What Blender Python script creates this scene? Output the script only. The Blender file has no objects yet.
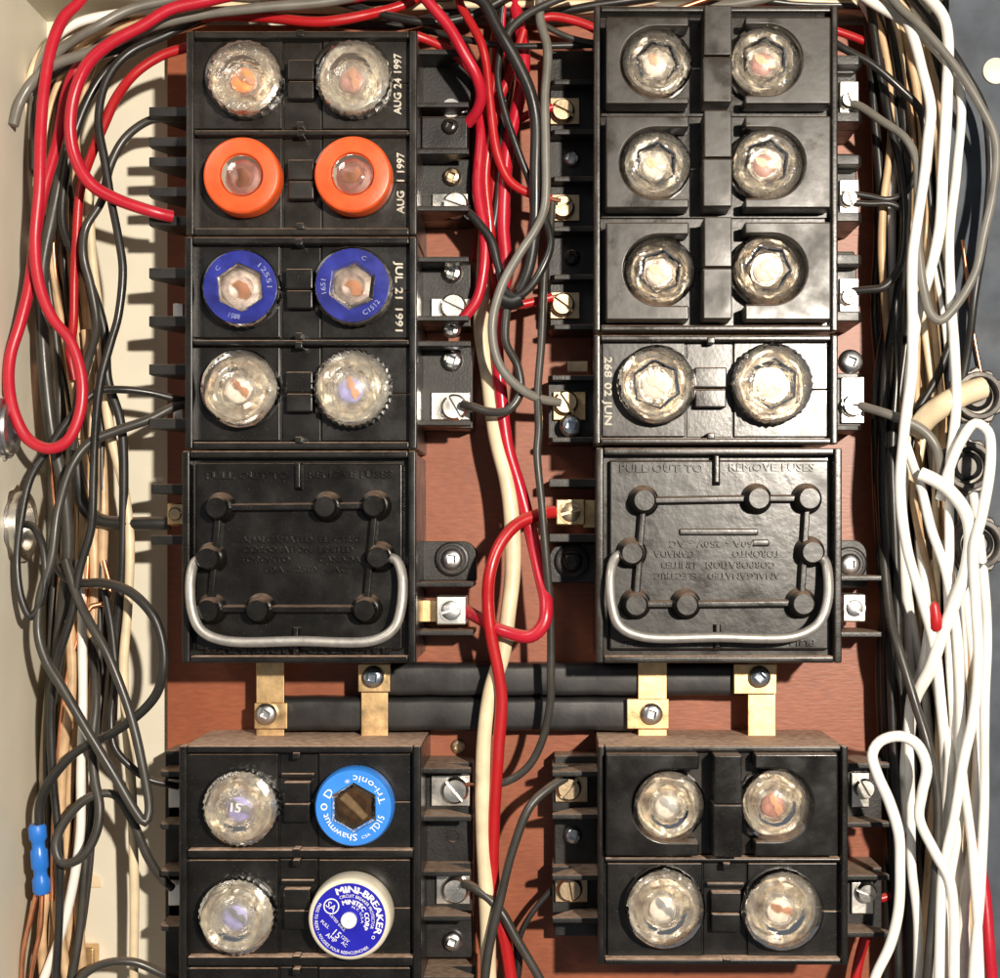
import bpy, bmesh, math, random
from mathutils import Vector
random.seed(7)
R = math.radians
S = 0.00036                      # metres per picture pixel on the plane of the backing board
VX, VY, D = 545.0, 540.0, 1500.0  # foot of the camera axis on the board and camera distance, in the same unit

sc = bpy.context.scene
C = sc.collection
def W(x, y, z): return Vector(((x-500)*S, -z*S, (489-y)*S))
def U(px, py, z):                # picture position at depth z -> position in the place
    f = (D-z)/D
    return VX+(px-VX)*f, VY+(py-VY)*f

# ------------------------------------------------------------------ camera, world, lamp, exposure
cam = bpy.data.cameras.new('camera'); co = bpy.data.objects.new('camera', cam); C.objects.link(co)
cam.sensor_width = 36; cam.lens = 36*D/1000
cam.shift_x = (500-VX)/1000; cam.shift_y = (VY-489)/1000
cam.clip_start = 0.01; cam.clip_end = 50
co.location = W(VX, VY, D); co.rotation_euler = (R(90), 0, 0)
sc.camera = co
w = bpy.data.worlds.new('World'); sc.world = w; w.use_nodes = True
bg = w.node_tree.nodes['Background']; bg.inputs[0].default_value = (0.88, 0.93, 1.0, 1); bg.inputs[1].default_value = 0.17
la = bpy.data.lights.new('work_lamp', 'POINT'); lo = bpy.data.objects.new('work_lamp', la); C.objects.link(lo)
la.energy = 56; la.color = (1.0, 0.90, 0.77); la.shadow_soft_size = 0.015
lo.location = W(1326, 92, 2480)
fl = bpy.data.lights.new('fill_lamp', 'AREA'); fo = bpy.data.objects.new('fill_lamp', fl); C.objects.link(fo)   # unseen fill, added for glints on edges and to lift the blacks
fl.shape = 'DISK'; fl.size = 0.30; fl.energy = 3.2; fl.color = (1.0, 0.95, 0.88)
fo.location = W(-900, -900, 1500); fo.rotation_euler = (W(420, 480, 0)-W(-900, -900, 1500)).to_track_quat('-Z', 'Y').to_euler()
vs = sc.view_settings
vs.view_transform = 'Standard'; vs.look = 'None'; vs.exposure = 0.0; vs.gamma = 1; vs.use_curve_mapping = False

# ------------------------------------------------------------------ materials
def nodes(name):
    m = bpy.data.materials.new(name); m.use_nodes = True
    n = m.node_tree.nodes; l = m.node_tree.links
    return m, n, l, n['Principled BSDF']
def ramp(n, l, src, a, b, ca, cb):
    r = n.new('ShaderNodeValToRGB'); l.new(src, r.inputs[0])
    r.color_ramp.elements[0].position = a; r.color_ramp.elements[1].position = b
    r.color_ramp.elements[0].color = (*ca, 1); r.color_ramp.elements[1].color = (*cb, 1)
    return r
def noise(n, l, scale, detail=4, stretch=None):
    t = n.new('ShaderNodeTexCoord'); x = n.new('ShaderNodeTexNoise')
    x.inputs['Scale'].default_value = scale; x.inputs['Detail'].default_value = detail
    if stretch:
        mp = n.new('ShaderNodeMapping'); mp.inputs['Scale'].default_value = stretch
        l.new(t.outputs['Object'], mp.inputs[0]); l.new(mp.outputs[0], x.inputs[0])
    else: l.new(t.outputs['Object'], x.inputs[0])
    return x
def mat(name, col, rough=.4, metal=0, var=.15, nscale=180, bump=.0, bscale=900, rvar=.1, coat=0, spec=.5, lit_dust=0):
    m, n, l, p = nodes(name)
    p.inputs['Metallic'].default_value = metal; p.inputs['Specular IOR Level'].default_value = spec
    p.inputs['Coat Weight'].default_value = coat; p.inputs['Coat Roughness'].default_value = .15
    x = noise(n, l, nscale)
    r = ramp(n, l, x.outputs[0], .3, .7, [c*(1-var) for c in col], [min(1, c*(1+var)) for c in col])
    out = r.outputs[0]
    mr = n.new('ShaderNodeMapRange'); x2 = noise(n, l, nscale*.55, 6); l.new(x2.outputs[0], mr.inputs[0])
    mr.inputs[1].default_value = .3; mr.inputs[2].default_value = .7
    mr.inputs[3].default_value = max(.02, rough-rvar); mr.inputs[4].default_value = min(1, rough+rvar)
    rout = mr.outputs[0]
    if lit_dust:                                       # dusty upturned faces, the light they catch put into the tan, plus thin film
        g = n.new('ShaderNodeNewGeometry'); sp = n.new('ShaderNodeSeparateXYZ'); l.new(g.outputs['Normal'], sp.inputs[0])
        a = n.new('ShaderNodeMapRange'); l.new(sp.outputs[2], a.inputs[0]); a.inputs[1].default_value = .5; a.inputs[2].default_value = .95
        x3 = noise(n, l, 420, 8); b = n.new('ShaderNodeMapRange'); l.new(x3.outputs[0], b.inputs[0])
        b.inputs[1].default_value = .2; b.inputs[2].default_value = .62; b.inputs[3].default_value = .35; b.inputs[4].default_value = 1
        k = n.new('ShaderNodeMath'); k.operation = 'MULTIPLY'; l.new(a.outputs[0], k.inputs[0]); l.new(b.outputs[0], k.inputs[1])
        k2 = n.new('ShaderNodeMath'); k2.operation = 'MULTIPLY'; l.new(k.outputs[0], k2.inputs[0]); k2.inputs[1].default_value = lit_dust
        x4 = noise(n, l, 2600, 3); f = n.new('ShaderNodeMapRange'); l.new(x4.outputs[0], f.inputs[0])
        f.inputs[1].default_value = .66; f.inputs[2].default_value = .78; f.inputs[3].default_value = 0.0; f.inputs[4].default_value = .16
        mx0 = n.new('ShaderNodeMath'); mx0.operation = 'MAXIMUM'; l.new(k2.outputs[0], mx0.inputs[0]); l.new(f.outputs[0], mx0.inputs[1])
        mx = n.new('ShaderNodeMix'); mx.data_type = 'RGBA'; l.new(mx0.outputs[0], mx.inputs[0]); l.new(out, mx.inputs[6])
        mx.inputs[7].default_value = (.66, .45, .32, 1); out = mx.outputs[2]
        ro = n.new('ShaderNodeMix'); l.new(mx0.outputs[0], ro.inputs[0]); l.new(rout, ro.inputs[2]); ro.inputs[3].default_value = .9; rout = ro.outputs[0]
    l.new(out, p.inputs['Base Color']); l.new(rout, p.inputs['Roughness'])
    if bump:
        bx = noise(n, l, bscale, 5); bn = n.new('ShaderNodeBump'); bn.inputs['Strength'].default_value = bump; bn.inputs['Distance'].default_value = .0006
        l.new(bx.outputs[0], bn.inputs['Height']); l.new(bn.outputs[0], p.inputs['Normal'])
    return m
def glass(name, tint=(1, 1, 1), through=.5, bump=.25, bscale=260, rough=.03, milk=0.0):
    m, n, l, p = nodes(name); n.remove(p); o = n['Material Output']
    tr = n.new('ShaderNodeBsdfTransparent'); tr.inputs[0].default_value = (*tint, 1)
    rf = n.new('ShaderNodeBsdfRefraction'); rf.inputs[0].default_value = (*tint, 1); rf.inputs['IOR'].default_value = 1.45; rf.inputs['Roughness'].default_value = .02
    gl = n.new('ShaderNodeBsdfGlossy'); gl.inputs['Roughness'].default_value = rough
    df = n.new('ShaderNodeBsdfTranslucent'); df.inputs[0].default_value = (.9, .85, .75, 1)
    dd = n.new('ShaderNodeBsdfDiffuse'); dd.inputs[0].default_value = (.8, .76, .68, 1)
    fr = n.new('ShaderNodeFresnel'); fr.inputs[0].default_value = 1.55
    bx = noise(n, l, bscale, 3); bn = n.new('ShaderNodeBump'); bn.inputs['Strength'].default_value = bump; bn.inputs['Distance'].default_value = .0015
    l.new(bx.outputs[0], bn.inputs['Height'])
    for q in (rf, gl, fr): l.new(bn.outputs[0], q.inputs['Normal'])
    a = n.new('ShaderNodeMixShader'); a.inputs[0].default_value = through; l.new(rf.outputs[0], a.inputs[1]); l.new(tr.outputs[0], a.inputs[2])
    ml = n.new('ShaderNodeMixShader'); ml.inputs[0].default_value = .5; l.new(df.outputs[0], ml.inputs[1]); l.new(dd.outputs[0], ml.inputs[2])
    c = n.new('ShaderNodeMixShader'); c.inputs[0].default_value = milk; l.new(a.outputs[0], c.inputs[1]); l.new(ml.outputs[0], c.inputs[2])
    b = n.new('ShaderNodeMixShader'); l.new(fr.outputs[0], b.inputs[0]); l.new(c.outputs[0], b.inputs[1]); l.new(gl.outputs[0], b.inputs[2])
    l.new(b.outputs[0], o.inputs[0])
    return m
M = {}
M['black'] = mat('black_bakelite', (.017, .0140, .0112), .28, var=.3, bump=.06, bscale=700, rvar=.09, lit_dust=.92)
M['matt'] = mat('black_moulded_plastic', (.0095, .0082, .0072), .42, var=.3, bump=.12, bscale=1200, rvar=.12, lit_dust=.55)
M['gloss'] = mat('glossy_black_phenolic', (.010, .0086, .007), .33, var=.3, bump=.17, bscale=260, rvar=.10, lit_dust=.35)
M['deep'] = mat('clean_black_bakelite', (.0065, .0058, .0050), .29, var=.3, bump=.05, bscale=600, rvar=.08, lit_dust=.9)
M['deepgloss'] = mat('shiny_black_phenolic', (.0060, .0052, .0045), .26, var=.3, bump=.12, bscale=260, rvar=.10, lit_dust=.3)
M['cover'] = mat('worn_black_cover', (.020, .0155, .0112), .37, var=.35, bump=.07, bscale=300, rvar=.15, lit_dust=.5)
M['silver'] = mat('nickel_plate', (.80, .77, .71), .32, 1, var=.1, bump=.08, rvar=.1)
M['zinc'] = mat('zinc_screw', (.66, .66, .66), .34, 1, var=.15, bump=.06, rvar=.1)
M['bluezinc'] = mat('blue_zinc_screw', (.50, .55, .62), .25, 1, var=.12, rvar=.06)
M['brass'] = mat('dull_brass_screw', (.55, .42, .27), .40, 1, var=.2, bump=.08, rvar=.1)
M['tab'] = mat('tarnished_brass_strip', (.72, .50, .26), .42, 1, var=.22, nscale=260, bump=.06, rvar=.12)
M['steelwire'] = mat('grey_steel_bail', (.40, .38, .35), .48, .7, var=.1, bump=.05, nscale=500)
M['copper'] = mat('bare_copper', (.80, .36, .20), .35, 1, var=.15)
M['sleeve'] = mat('black_heatshrink_sleeve', (.018, .017, .017), .42, var=.2, bump=.07, bscale=400)
M['dark'] = mat('black_tape', (.010, .010, .010), .4)
M['cream'] = mat('cream_enamel_steel', (.70, .655, .535), .45, var=.05, nscale=40, bump=.03, bscale=1500)
M['grey'] = mat('blue_grey_painted_steel', (.055, .066, .083), .6, var=.3, nscale=90, bump=.05, spec=.3)
M['dullzinc'] = mat('weathered_zinc', (.13, .12, .11), .5, .6, var=.35, nscale=300, bump=.1)
def board_mat():
    m, n, l, p = nodes('red_brown_fibre_board')
    a = noise(n, l, 60, 6); b = noise(n, l, 900, 4, (.25, 1, 1))
    r = ramp(n, l, a.outputs[0], .3, .7, (.25, .068, .028), (.315, .093, .040))
    r2 = ramp(n, l, b.outputs[0], .3, .75, (.80, .78, .76), (1.1, 1.1, 1.1))
    mx = n.new('ShaderNodeMix'); mx.data_type = 'RGBA'; mx.blend_type = 'MULTIPLY'; mx.inputs[0].default_value = 1
    l.new(r.outputs[0], mx.inputs[6]); l.new(r2.outputs[0], mx.inputs[7]); l.new(mx.outputs[2], p.inputs['Base Color'])
    p.inputs['Roughness'].default_value = .44
    bn = n.new('ShaderNodeBump'); bn.inputs['Strength'].default_value = .15; bn.inputs['Distance'].default_value = .0005
    l.new(b.outputs[0], bn.inputs['Height']); l.new(bn.outputs[0], p.inputs['Normal'])
    return m
M['board'] = board_mat()
def wiremat(name, col, rough=.38, var=.08, lit_dust=.22): return mat(name, col, rough, var=var, nscale=120, bump=.07, bscale=420, rvar=.13, lit_dust=lit_dust)
M['w_red'] = wiremat('red_pvc', (.44, .011, .027), .34)
M['w_red2'] = wiremat('bright_red_pvc', (.40, .011, .014), .33)
M['w_black'] = wiremat('black_pvc', (.018, .017, .016), .36, .2)
M['w_grey'] = wiremat('faded_grey_black_pvc', (.040, .037, .032), .38, .25)
M['w_ltgrey'] = wiremat('light_grey_pvc', (.155, .145, .125), .42, .18)
M['w_white'] = wiremat('white_pvc', (.82, .79, .73), .38, .08)
M['w_cream'] = wiremat('cream_pvc', (.74, .60, .40), .40, .14)
M['w_tan'] = wiremat('aged_tan_pvc', (.58, .39, .22), .44, .25)
M['w_copper'] = M['copper']
M['w_blue'] = wiremat('blue_nylon', (.02, .17, .62), .35)
M['orange'] = mat('orange_plastic', (.66, .085, .014), .38, var=.16, bump=.05, rvar=.06)
M['trionic'] = mat('sky_blue_paper', (.035, .22, .70), .35, var=.06, rvar=.05)
M['navy'] = mat('deep_blue_label', (.012, .012, .36), .34, var=.06, rvar=.05)
M['violet'] = mat('violet_blue_ring', (.017, .022, .19), .28, var=.35, rvar=.06, coat=.4)
M['ivory'] = mat('ivory_plastic', (.66, .60, .47), .35, var=.05, rvar=.05)
M['faint'] = mat('faint_embossed_print', (.22, .24, .42), .35, var=.3, nscale=900)
M['white'] = mat('white_print', (.82, .81, .78), .5, var=.03)
M['stamp'] = mat('white_ink_stamp', (.50, .46, .38), .6, var=.2, nscale=900)
M['glass'] = glass('clear_pressed_glass', (1, .972, .935), .45, bump=.5, bscale=170, milk=.02)
M['glassr'] = glass('ripple_pressed_glass', (1, .97, .93), .55, bump=.7, bscale=330, milk=.05)
M['glassf'] = glass('frosted_pressed_glass', (.99, .98, .95), .5, bump=.3, bscale=450, milk=.10)
M['window'] = glass('clear_window', (1, .98, .96), .6, bump=.12)
M['smoke'] = glass('dark_window', (.75, .70, .62), .7, bump=.08)
M['cup'] = mat('bright_cup_metal', (.83, .71, .62), .20, .84, var=.36, nscale=330, bump=.4, bscale=520, rvar=.12)
M['cup2'] = mat('dulled_cup_metal', (.52, .48, .42), .27, .9, var=.4, nscale=330, bump=.25, bscale=420, rvar=.12)
M['mica'] = mat('white_ceramic', (.74, .68, .60), .5, var=.15, nscale=500)
M['pink'] = mat('rosy_insulator', (.34, .17, .14), .45, var=.35, nscale=420)
M['amber'] = mat('orange_marker_disc', (.80, .24, .07), .45, var=.4, nscale=420)
M['silvery'] = mat('silvery_disc', (.72, .66, .66), .35, .5, var=.4, nscale=420, bump=.2)
M['lilac'] = mat('lilac_marker_disc', (.30, .29, .55), .4, var=.3, nscale=380)
M['element'] = mat('copper_fuse_strip', (.72, .40, .26), .38, 1, var=.2)
M['brown'] = mat('brown_fuse_body', (.20, .12, .06), .5, var=.6, nscale=300)

# ------------------------------------------------------------------ mesh helpers
class MB:
    def __init__(s): s.v = []; s.f = []
    def add(s, vs_, fs):
        o = len(s.v); s.v += vs_; s.f += [tuple(i+o for i in f) for f in fs]; return s
    def box(s, x0, x1, y0, y1, z0, z1):
        return s.prism([(x0, y0), (x1, y0), (x1, y1), (x0, y1)], z0, z1)
    def prism(s, poly, z0, z1, top=None):
        n = len(poly); top = top or poly
        vv = [(x, y, z0) for x, y in poly]+[(x, y, z1) for x, y in top]
        return s.add(vv, [tuple(range(n)), tuple(range(n, 2*n))]+[(i, (i+1) % n, n+(i+1) % n, n+i) for i in range(n)])
    def prism_xz(s, poly, y0, y1):
        n = len(poly)
        vv = [(x, y0, z) for x, z in poly]+[(x, y1, z) for x, z in poly]
        return s.add(vv, [tuple(range(n)), tuple(range(n, 2*n))]+[(i, (i+1) % n, n+(i+1) % n, n+i) for i in range(n)])
    def lathe(s, cx, cy, prof, seg=32, mod=None, axis='z', z0=0, cap=True):
        vv = []; fs = []
        k = len(prof)
        for j, (r, h) in enumerate(prof):
            for i in range(seg):
                a = 2*math.pi*i/seg; q = r*(mod(a, j) if mod else 1)
                if axis == 'z': vv.append((cx+q*math.cos(a), cy+q*math.sin(a), z0+h))
                else: vv.append((cx+h, cy+q*math.cos(a), z0+q*math.sin(a)))
        for j in range(k-1):
            for i in range(seg):
                fs.append((j*seg+i, j*seg+(i+1) % seg, (j+1)*seg+(i+1) % seg, (j+1)*seg+i))
        if cap: fs.append(tuple(range(seg))); fs.append(tuple(range((k-1)*seg, k*seg)))
        return s.add(vv, fs)
    def ringplate(s, cx, cy, outer, inner, z0, z1, seg=48):   # flat plate between two closed outlines r(angle)
        vv = []
        for z in (z0, z1):
            for fn in (outer, inner):
                for i in range(seg):
                    a = 2*math.pi*i/seg; q = fn(a); vv.append((cx+q*math.cos(a), cy+q*math.sin(a), z))
        fs = []
        for i in range(seg):
            j = (i+1) % seg; n = seg
            fs += [(i, j, n+j, n+i), (2*n+i, 2*n+j, 3*n+j, 3*n+i), (i, j, 2*n+j, 2*n+i), (n+i, n+j, 3*n+j, 3*n+i)]
        return s.add(vv, fs)
    def tube(s, pts, r, n=10, rad=None):
        P = [Vector(p) for p in pts]; k = len(P); vv = []; fs = []
        t0 = (P[1]-P[0]).normalized(); up = Vector((0, 0, 1))
        if abs(t0.dot(up)) > .9: up = Vector((1, 0, 0))
        a = (up-t0*up.dot(t0)).normalized()
        for i in range(k):
            t = (P[min(i+1, k-1)]-P[max(i-1, 0)]).normalized()
            a = (a-t*a.dot(t)).normalized(); b = t.cross(a); q = rad[i] if rad else r
            for j in range(n):
                c = 2*math.pi*j/n; vv.append(tuple(P[i]+a*(q*math.cos(c))+b*(q*math.sin(c))))
        for i in range(k-1):
            for j in range(n):
                fs.append((i*n+j, i*n+(j+1) % n, (i+1)*n+(j+1) % n, (i+1)*n+j))
        fs.append(tuple(range(n))); fs.append(tuple(range((k-1)*n, k*n)))
        return s.add(vv, fs)
ORG = {}
def build(name, mb, m, parent=None, bevel=0, seg=1, org=None, smooth=38):
    if parent is not None: org = ORG[parent.name]
    if org is None: org = (mb.v[0][0], mb.v[0][1], mb.v[0][2])
    bm = bmesh.new(); vs_ = [bm.verts.new(v) for v in mb.v]
    for f in mb.f:
        try: bm.faces.new([vs_[i] for i in f])
        except ValueError: pass
    bmesh.ops.remove_doubles(bm, verts=bm.verts[:], dist=1e-4)
    bmesh.ops.dissolve_degenerate(bm, edges=bm.edges[:], dist=1e-4)
    bmesh.ops.recalc_face_normals(bm, faces=bm.faces[:])
    if bevel:
        seg = max(seg, 2); smooth = 65
        ed = [e for e in bm.edges if len(e.link_faces) == 2 and e.calc_face_angle(0) > .6]
        bmesh.ops.bevel(bm, geom=ed, offset=bevel, segments=seg, affect='EDGES', clamp_overlap=True, profile=.5)
    for v in bm.verts:
        x, y, z = v.co; v.co = ((x-org[0])*S, -(z-org[2])*S, -(y-org[1])*S)
    bmesh.ops.recalc_face_normals(bm, faces=bm.faces[:])
    me = bpy.data.meshes.new(name); bm.to_mesh(me); bm.free()
    me.polygons.foreach_set('use_smooth', [True]*len(me.polygons)); me.set_sharp_from_angle(angle=R(smooth))
    me.materials.append(M[m]); o = bpy.data.objects.new(name, me); C.objects.link(o)
    if bevel:
        wn = o.modifiers.new('face_normals', 'WEIGHTED_NORMAL'); wn.mode = 'FACE_AREA'; wn.weight = 100; wn.keep_sharp = True
    if parent is not None: o.parent = parent
    else: o.location = W(*org)
    ORG[o.name] = org
    return o
def tag(o, label, cat, group=None, kind=None):
    if label: o['label'] = label
    if cat: o['category'] = cat
    if group: o['group'] = group
    if kind: o['kind'] = kind
    return o
def thing(name, label, cat, org, group=None):
    o = bpy.data.objects.new(name, None); C.objects.link(o); o.location = W(*org); o.empty_display_size = .01
    ORG[o.name] = org
    return tag(o, label, cat, group)
def copy_tree(o, parent=None):
    c = o.copy(); C.objects.link(c); ORG[c.name] = ORG[o.name]
    if parent is not None: c.parent = parent
    for ch in list(o.children): copy_tree(ch, c)
    return c
# --- lettering: every call makes one flat or raised mesh part
def glyphs(txt):
    cu = bpy.data.curves.new('lettering', 'FONT'); cu.body = txt; cu.size = 1; cu.resolution_u = 2
    o = bpy.data.objects.new('lettering', cu); C.objects.link(o)
    dg = bpy.context.evaluated_depsgraph_get(); me = bpy.data.meshes.new_from_object(o.evaluated_get(dg))
    vv = [tuple(v.co) for v in me.vertices]; ff = [tuple(p.vertices) for p in me.polygons]
    bpy.data.objects.remove(o); bpy.data.curves.remove(cu); bpy.data.meshes.remove(me)
    return vv, ff
GC = {}
def glyph(ch):
    if ch not in GC:
        vv, ff = glyphs(ch)
        # advance width, from a doubled string
        if ch == ' ': adv = .33
        else:
            v2, _ = glyphs(ch+ch); adv = max(v[0] for v in v2)-max(v[0] for v in vv)
        GC[ch] = (vv, ff, adv)
    return GC[ch]
def put_glyph(mb, vv, ff, x, y, ang, sx, sy, z, h):
    c, s_ = math.cos(ang), math.sin(ang)      # ang clockwise on the picture
    def tf(v, zz):
        u, q = v[0]*sx, -v[1]*sy
        return (x+u*c-q*s_, y+u*s_+q*c, zz)
    n = len(vv); ed = {}
    for f in ff:
        for i in range(len(f)):
            e = (f[i], f[(i+1) % len(f)]); k = tuple(sorted(e)); ed[k] = ed.get(k, []) + [e]
    top = [tf(v, z+h) for v in vv]; bot = [tf(v, z) for v in vv]
    fs = list(ff)+[(a[0][0], a[0][1], a[0][1]+n, a[0][0]+n) for a in ed.values() if len(a) == 1]
    mb.add(top+bot, fs)
def text_line(mb, txt, cx, cy, size, z, h, ang=0, width=None, bold=1.0):
    tot = sum(glyph(c)[2] for c in txt); sx = (width/tot) if width else size
    x = -tot*sx/2; a = R(ang)
    for ch in txt:
        vv, ff, adv = glyph(ch)
        if vv: put_glyph(mb, vv, ff, cx+x*math.cos(a)-(.36*size)*math.sin(a), cy+x*math.sin(a)+(.36*size)*math.cos(a), a, sx, size, z, h)
        x += adv*sx
def text_arc(mb, txt, cx, cy, rad, a0, a1, size, z, h, inward=False):
    tot = sum(glyph(c)[2] for c in txt); x = 0
    for ch in txt:
        vv, ff, adv = glyph(ch); t = (x+adv/2)/tot; a = R(a0+(a1-a0)*t)
        rot = a+math.pi if inward else a
        sx = abs(R(a1-a0))*rad/tot
        rb = rad+(.36*size if inward else -.36*size)
        px, py = cx+rb*math.sin(a), cy-rb*math.cos(a)
        if vv: put_glyph(mb, vv, ff, px-adv*sx/2*math.cos(rot), py-adv*sx/2*math.sin(rot), rot, sx, size, z, h)
        x += adv

# ------------------------------------------------------------------ the setting: enclosure and backing board
def setting():
    x0, y0 = U(47, 22, -14); x1, _ = U(952, 0, -14)
    b = MB().box(x0-60, x1+60, y0-60, 1150, -22, -14)
    o = build('enclosure_back', b, 'cream', org=(500, 489, -14)); o['kind'] = 'structure'
    o = build('enclosure_wall_left', MB().box(x0-8, x0, y0-8, 1140, -13.8, 300), 'cream', org=(x0, 489, -14)); o['kind'] = 'structure'
    o = build('enclosure_wall_top', MB().box(x0+.3, x1+40, y0-8, y0, -13.8, 260), 'cream', org=(500, y0, -14)); o['kind'] = 'structure'
    # right side: low wall, then a lip that faces the room
    xl = U(949, 0, 60)[0]
    wl = MB().prism_xz([(xl-7, -13.8), (xl-1, -13.8), (xl+4, 54), (xl+120, 54), (xl+120, 60), (xl, 60)], y0+.3, 1140)
    o = build('enclosure_wall_right', wl, 'grey', org=(x1, 489, -14)); o['kind'] = 'structure'
    px, py = U(996, 71, 62)
    k = thing('knockout_plug', 'round cream plug in the blue-grey lip of the box, upper right edge', 'plug', (px, py, 60.2))
    build('disc', MB().lathe(px, py, [(12.5, 60.2), (12.5, 62.2), (11, 63)], 32), 'cream', k)
    bx0, _ = U(167, 0, 0); bx1, _ = U(884, 0, 0)
    o = build('backing_board', MB().box(bx0, bx1, y0+8, 1120, -13.6, 0), 'board', org=(500, 489, 0), bevel=1); o['kind'] = 'structure'
setting()

# ------------------------------------------------------------------ screws
def slotted(px, py, r, z, h, name, m, parent, ang=30, dome=.35):
    b = MB(); b.lathe(px, py, [(r*.96, z), (r, z+h*.2), (r, z+h*.5)], 28)
    a = R(ang); g = r*.13
    for s_ in (0, math.pi):
        lo = []; hi = []
        th = math.asin(g/r)
        for i in range(13):
            t = th+(math.pi-2*th)*i/12
            lo.append((r*math.cos(t), r*math.sin(t))); hi.append((r*.8*math.cos(t), g+(r*math.sin(t)-g)*.8))
        rot = lambda p: (px+p[0]*math.cos(a+s_)-p[1]*math.sin(a+s_), py+p[0]*math.sin(a+s_)+p[1]*math.cos(a+s_))
        b.prism([rot(p) for p in lo], z+h*.5, z+h, [rot(p) for p in hi])
    return build(name, b, m, parent)
def square_drive(px, py, r, z, h, name, m, parent, ang=20, sq=.36):
    seg = 32; b = MB(); vv = []; a0 = R(ang)
    prof = [(r*.98, 0), (r, h*.25), (r*.93, h*.65), (r*.72, h*.93)]
    for rr, hh in prof:
        for i in range(seg):
            a = 2*math.pi*i/seg; vv.append((px+rr*math.cos(a), py+rr*math.sin(a), z+hh))
    for hh in (h, h*.25):
        for i in range(seg):
            a = 2*math.pi*i/seg; t = (a-a0+math.pi/4) % (math.pi/2)-math.pi/4; q = r*sq/math.cos(t)
            vv.append((px+q*math.cos(a), py+q*math.sin(a), z+hh))
    fs = []
    for j in range(5):
        for i in range(seg): fs.append((j*seg+i, j*seg+(i+1) % seg, (j+1)*seg+(i+1) % seg, (j+1)*seg+i))
    fs += [tuple(range(seg)), tuple(range(5*seg, 6*seg))]
    b.add(vv, fs); return build(name, b, m, parent)

ZP = 118      # floor of a fuse block's face
ZF = 130      # its rim
# ------------------------------------------------------------------ terminals on the flanks of the blocks
def terminal(root, xh, xe, y0, y1, plate=None, screw=None, sr=12, sm='zinc', ang=30, mount=None, pm='silver', zb=46, wedge=True, fin=5, ztop=84, drive='slot'):
    """black barrier pocket from the block's flank xh out to xe; y0,y1 picture rows of its two barriers"""
    b = MB(); sx = 1 if xe > xh else -1
    X0, Y0 = U(xh, y0, 60); X1, Y1 = U(xe, y1, 60)
    b.box(min(X0-sx*14, X1), max(X0-sx*14, X1), Y0-fin/2, Y1+fin/2, .2, zb-2)
    t = build('terminal_base', b, 'matt', root, bevel=1.2)
    for yy in (Y0, Y1):
        q = MB(); d = X1-X0
        q.prism_xz([(X0-sx*12, zb-2.2), (X0+d*.45, zb-2.2), (X1, ztop-8), (X1, ztop), (X0-sx*12, ztop)] if wedge else
                   [(X0-sx*12, zb-2.2), (X1, zb-2.2), (X1, ztop*.9), (X1-sx*4, ztop), (X0-sx*12, ztop)], yy-fin/2, yy+fin/2)
        build('barrier', q, 'matt', t, bevel=.8)
    if plate:
        a, c, e, g = plate; p0 = U(a, c, 50); p1 = U(e, g, 50)
        build('contact_plate', MB().box(p0[0], p1[0], p0[1], p1[1], zb-1.8, zb+3), pm, t, bevel=1)
    if screw:
        u = U(screw[0], screw[1], 60)
        if drive == 'slot': slotted(u[0], u[1], sr, zb+3.2, 10, 'screw', sm, t, ang)
        else: square_drive(u[0], u[1], sr, zb+3.2, 9, 'screw', sm, t, ang)
    if mount:
        u = U(mount[0], mount[1], 50)
        square_drive(u[0], u[1], mount[2], zb-1.8, 7, 'mounting_screw', mount[3], t, 15)
    return t

# ------------------------------------------------------------------ fuse blocks
def block_body(root, x0, x1, y0, y1, rows, rim=7, m='black'):
    """rows: list of (y0,y1) in picture px; returns nothing. Body, rim and dividers are one moulding."""
    X0, Y0 = U(x0, y0, ZF); X1, Y1 = U(x1, y1, ZF)
    b = MB().box(X0+1.2, X1-1.2, Y0+1.2, Y1-1.2, .3, ZP-4)
    build('housing', b, m, root, bevel=1.5)
    f = MB(); f.ringplate  # rim rails
    f.box(X0, X0+rim, Y0, Y1, ZP-3.8, ZF); f.box(X1-rim, X1, Y0, Y1, ZP-3.8, ZF)
    f.box(X0+rim+.2, X1-rim-.2, Y0, Y0+rim*.9, ZP-3.8, ZF-.4); f.box(X0+rim+.2, X1-rim-.2, Y1-rim*.9, Y1, ZP-3.8, ZF-.4)
    for a, c in zip(rows[:-1], rows[1:]):
        u0 = U(0, a[1], ZF)[1]; u1 = U(0, c[0], ZF)[1]; f.box(X0+rim+.2, X1-rim-.2, u0, max(u1, u0+4), ZP-3.8, ZF-1)
    build('rim', f, m, root, bevel=1.4)
    return X0, X1, Y0, Y1
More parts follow.
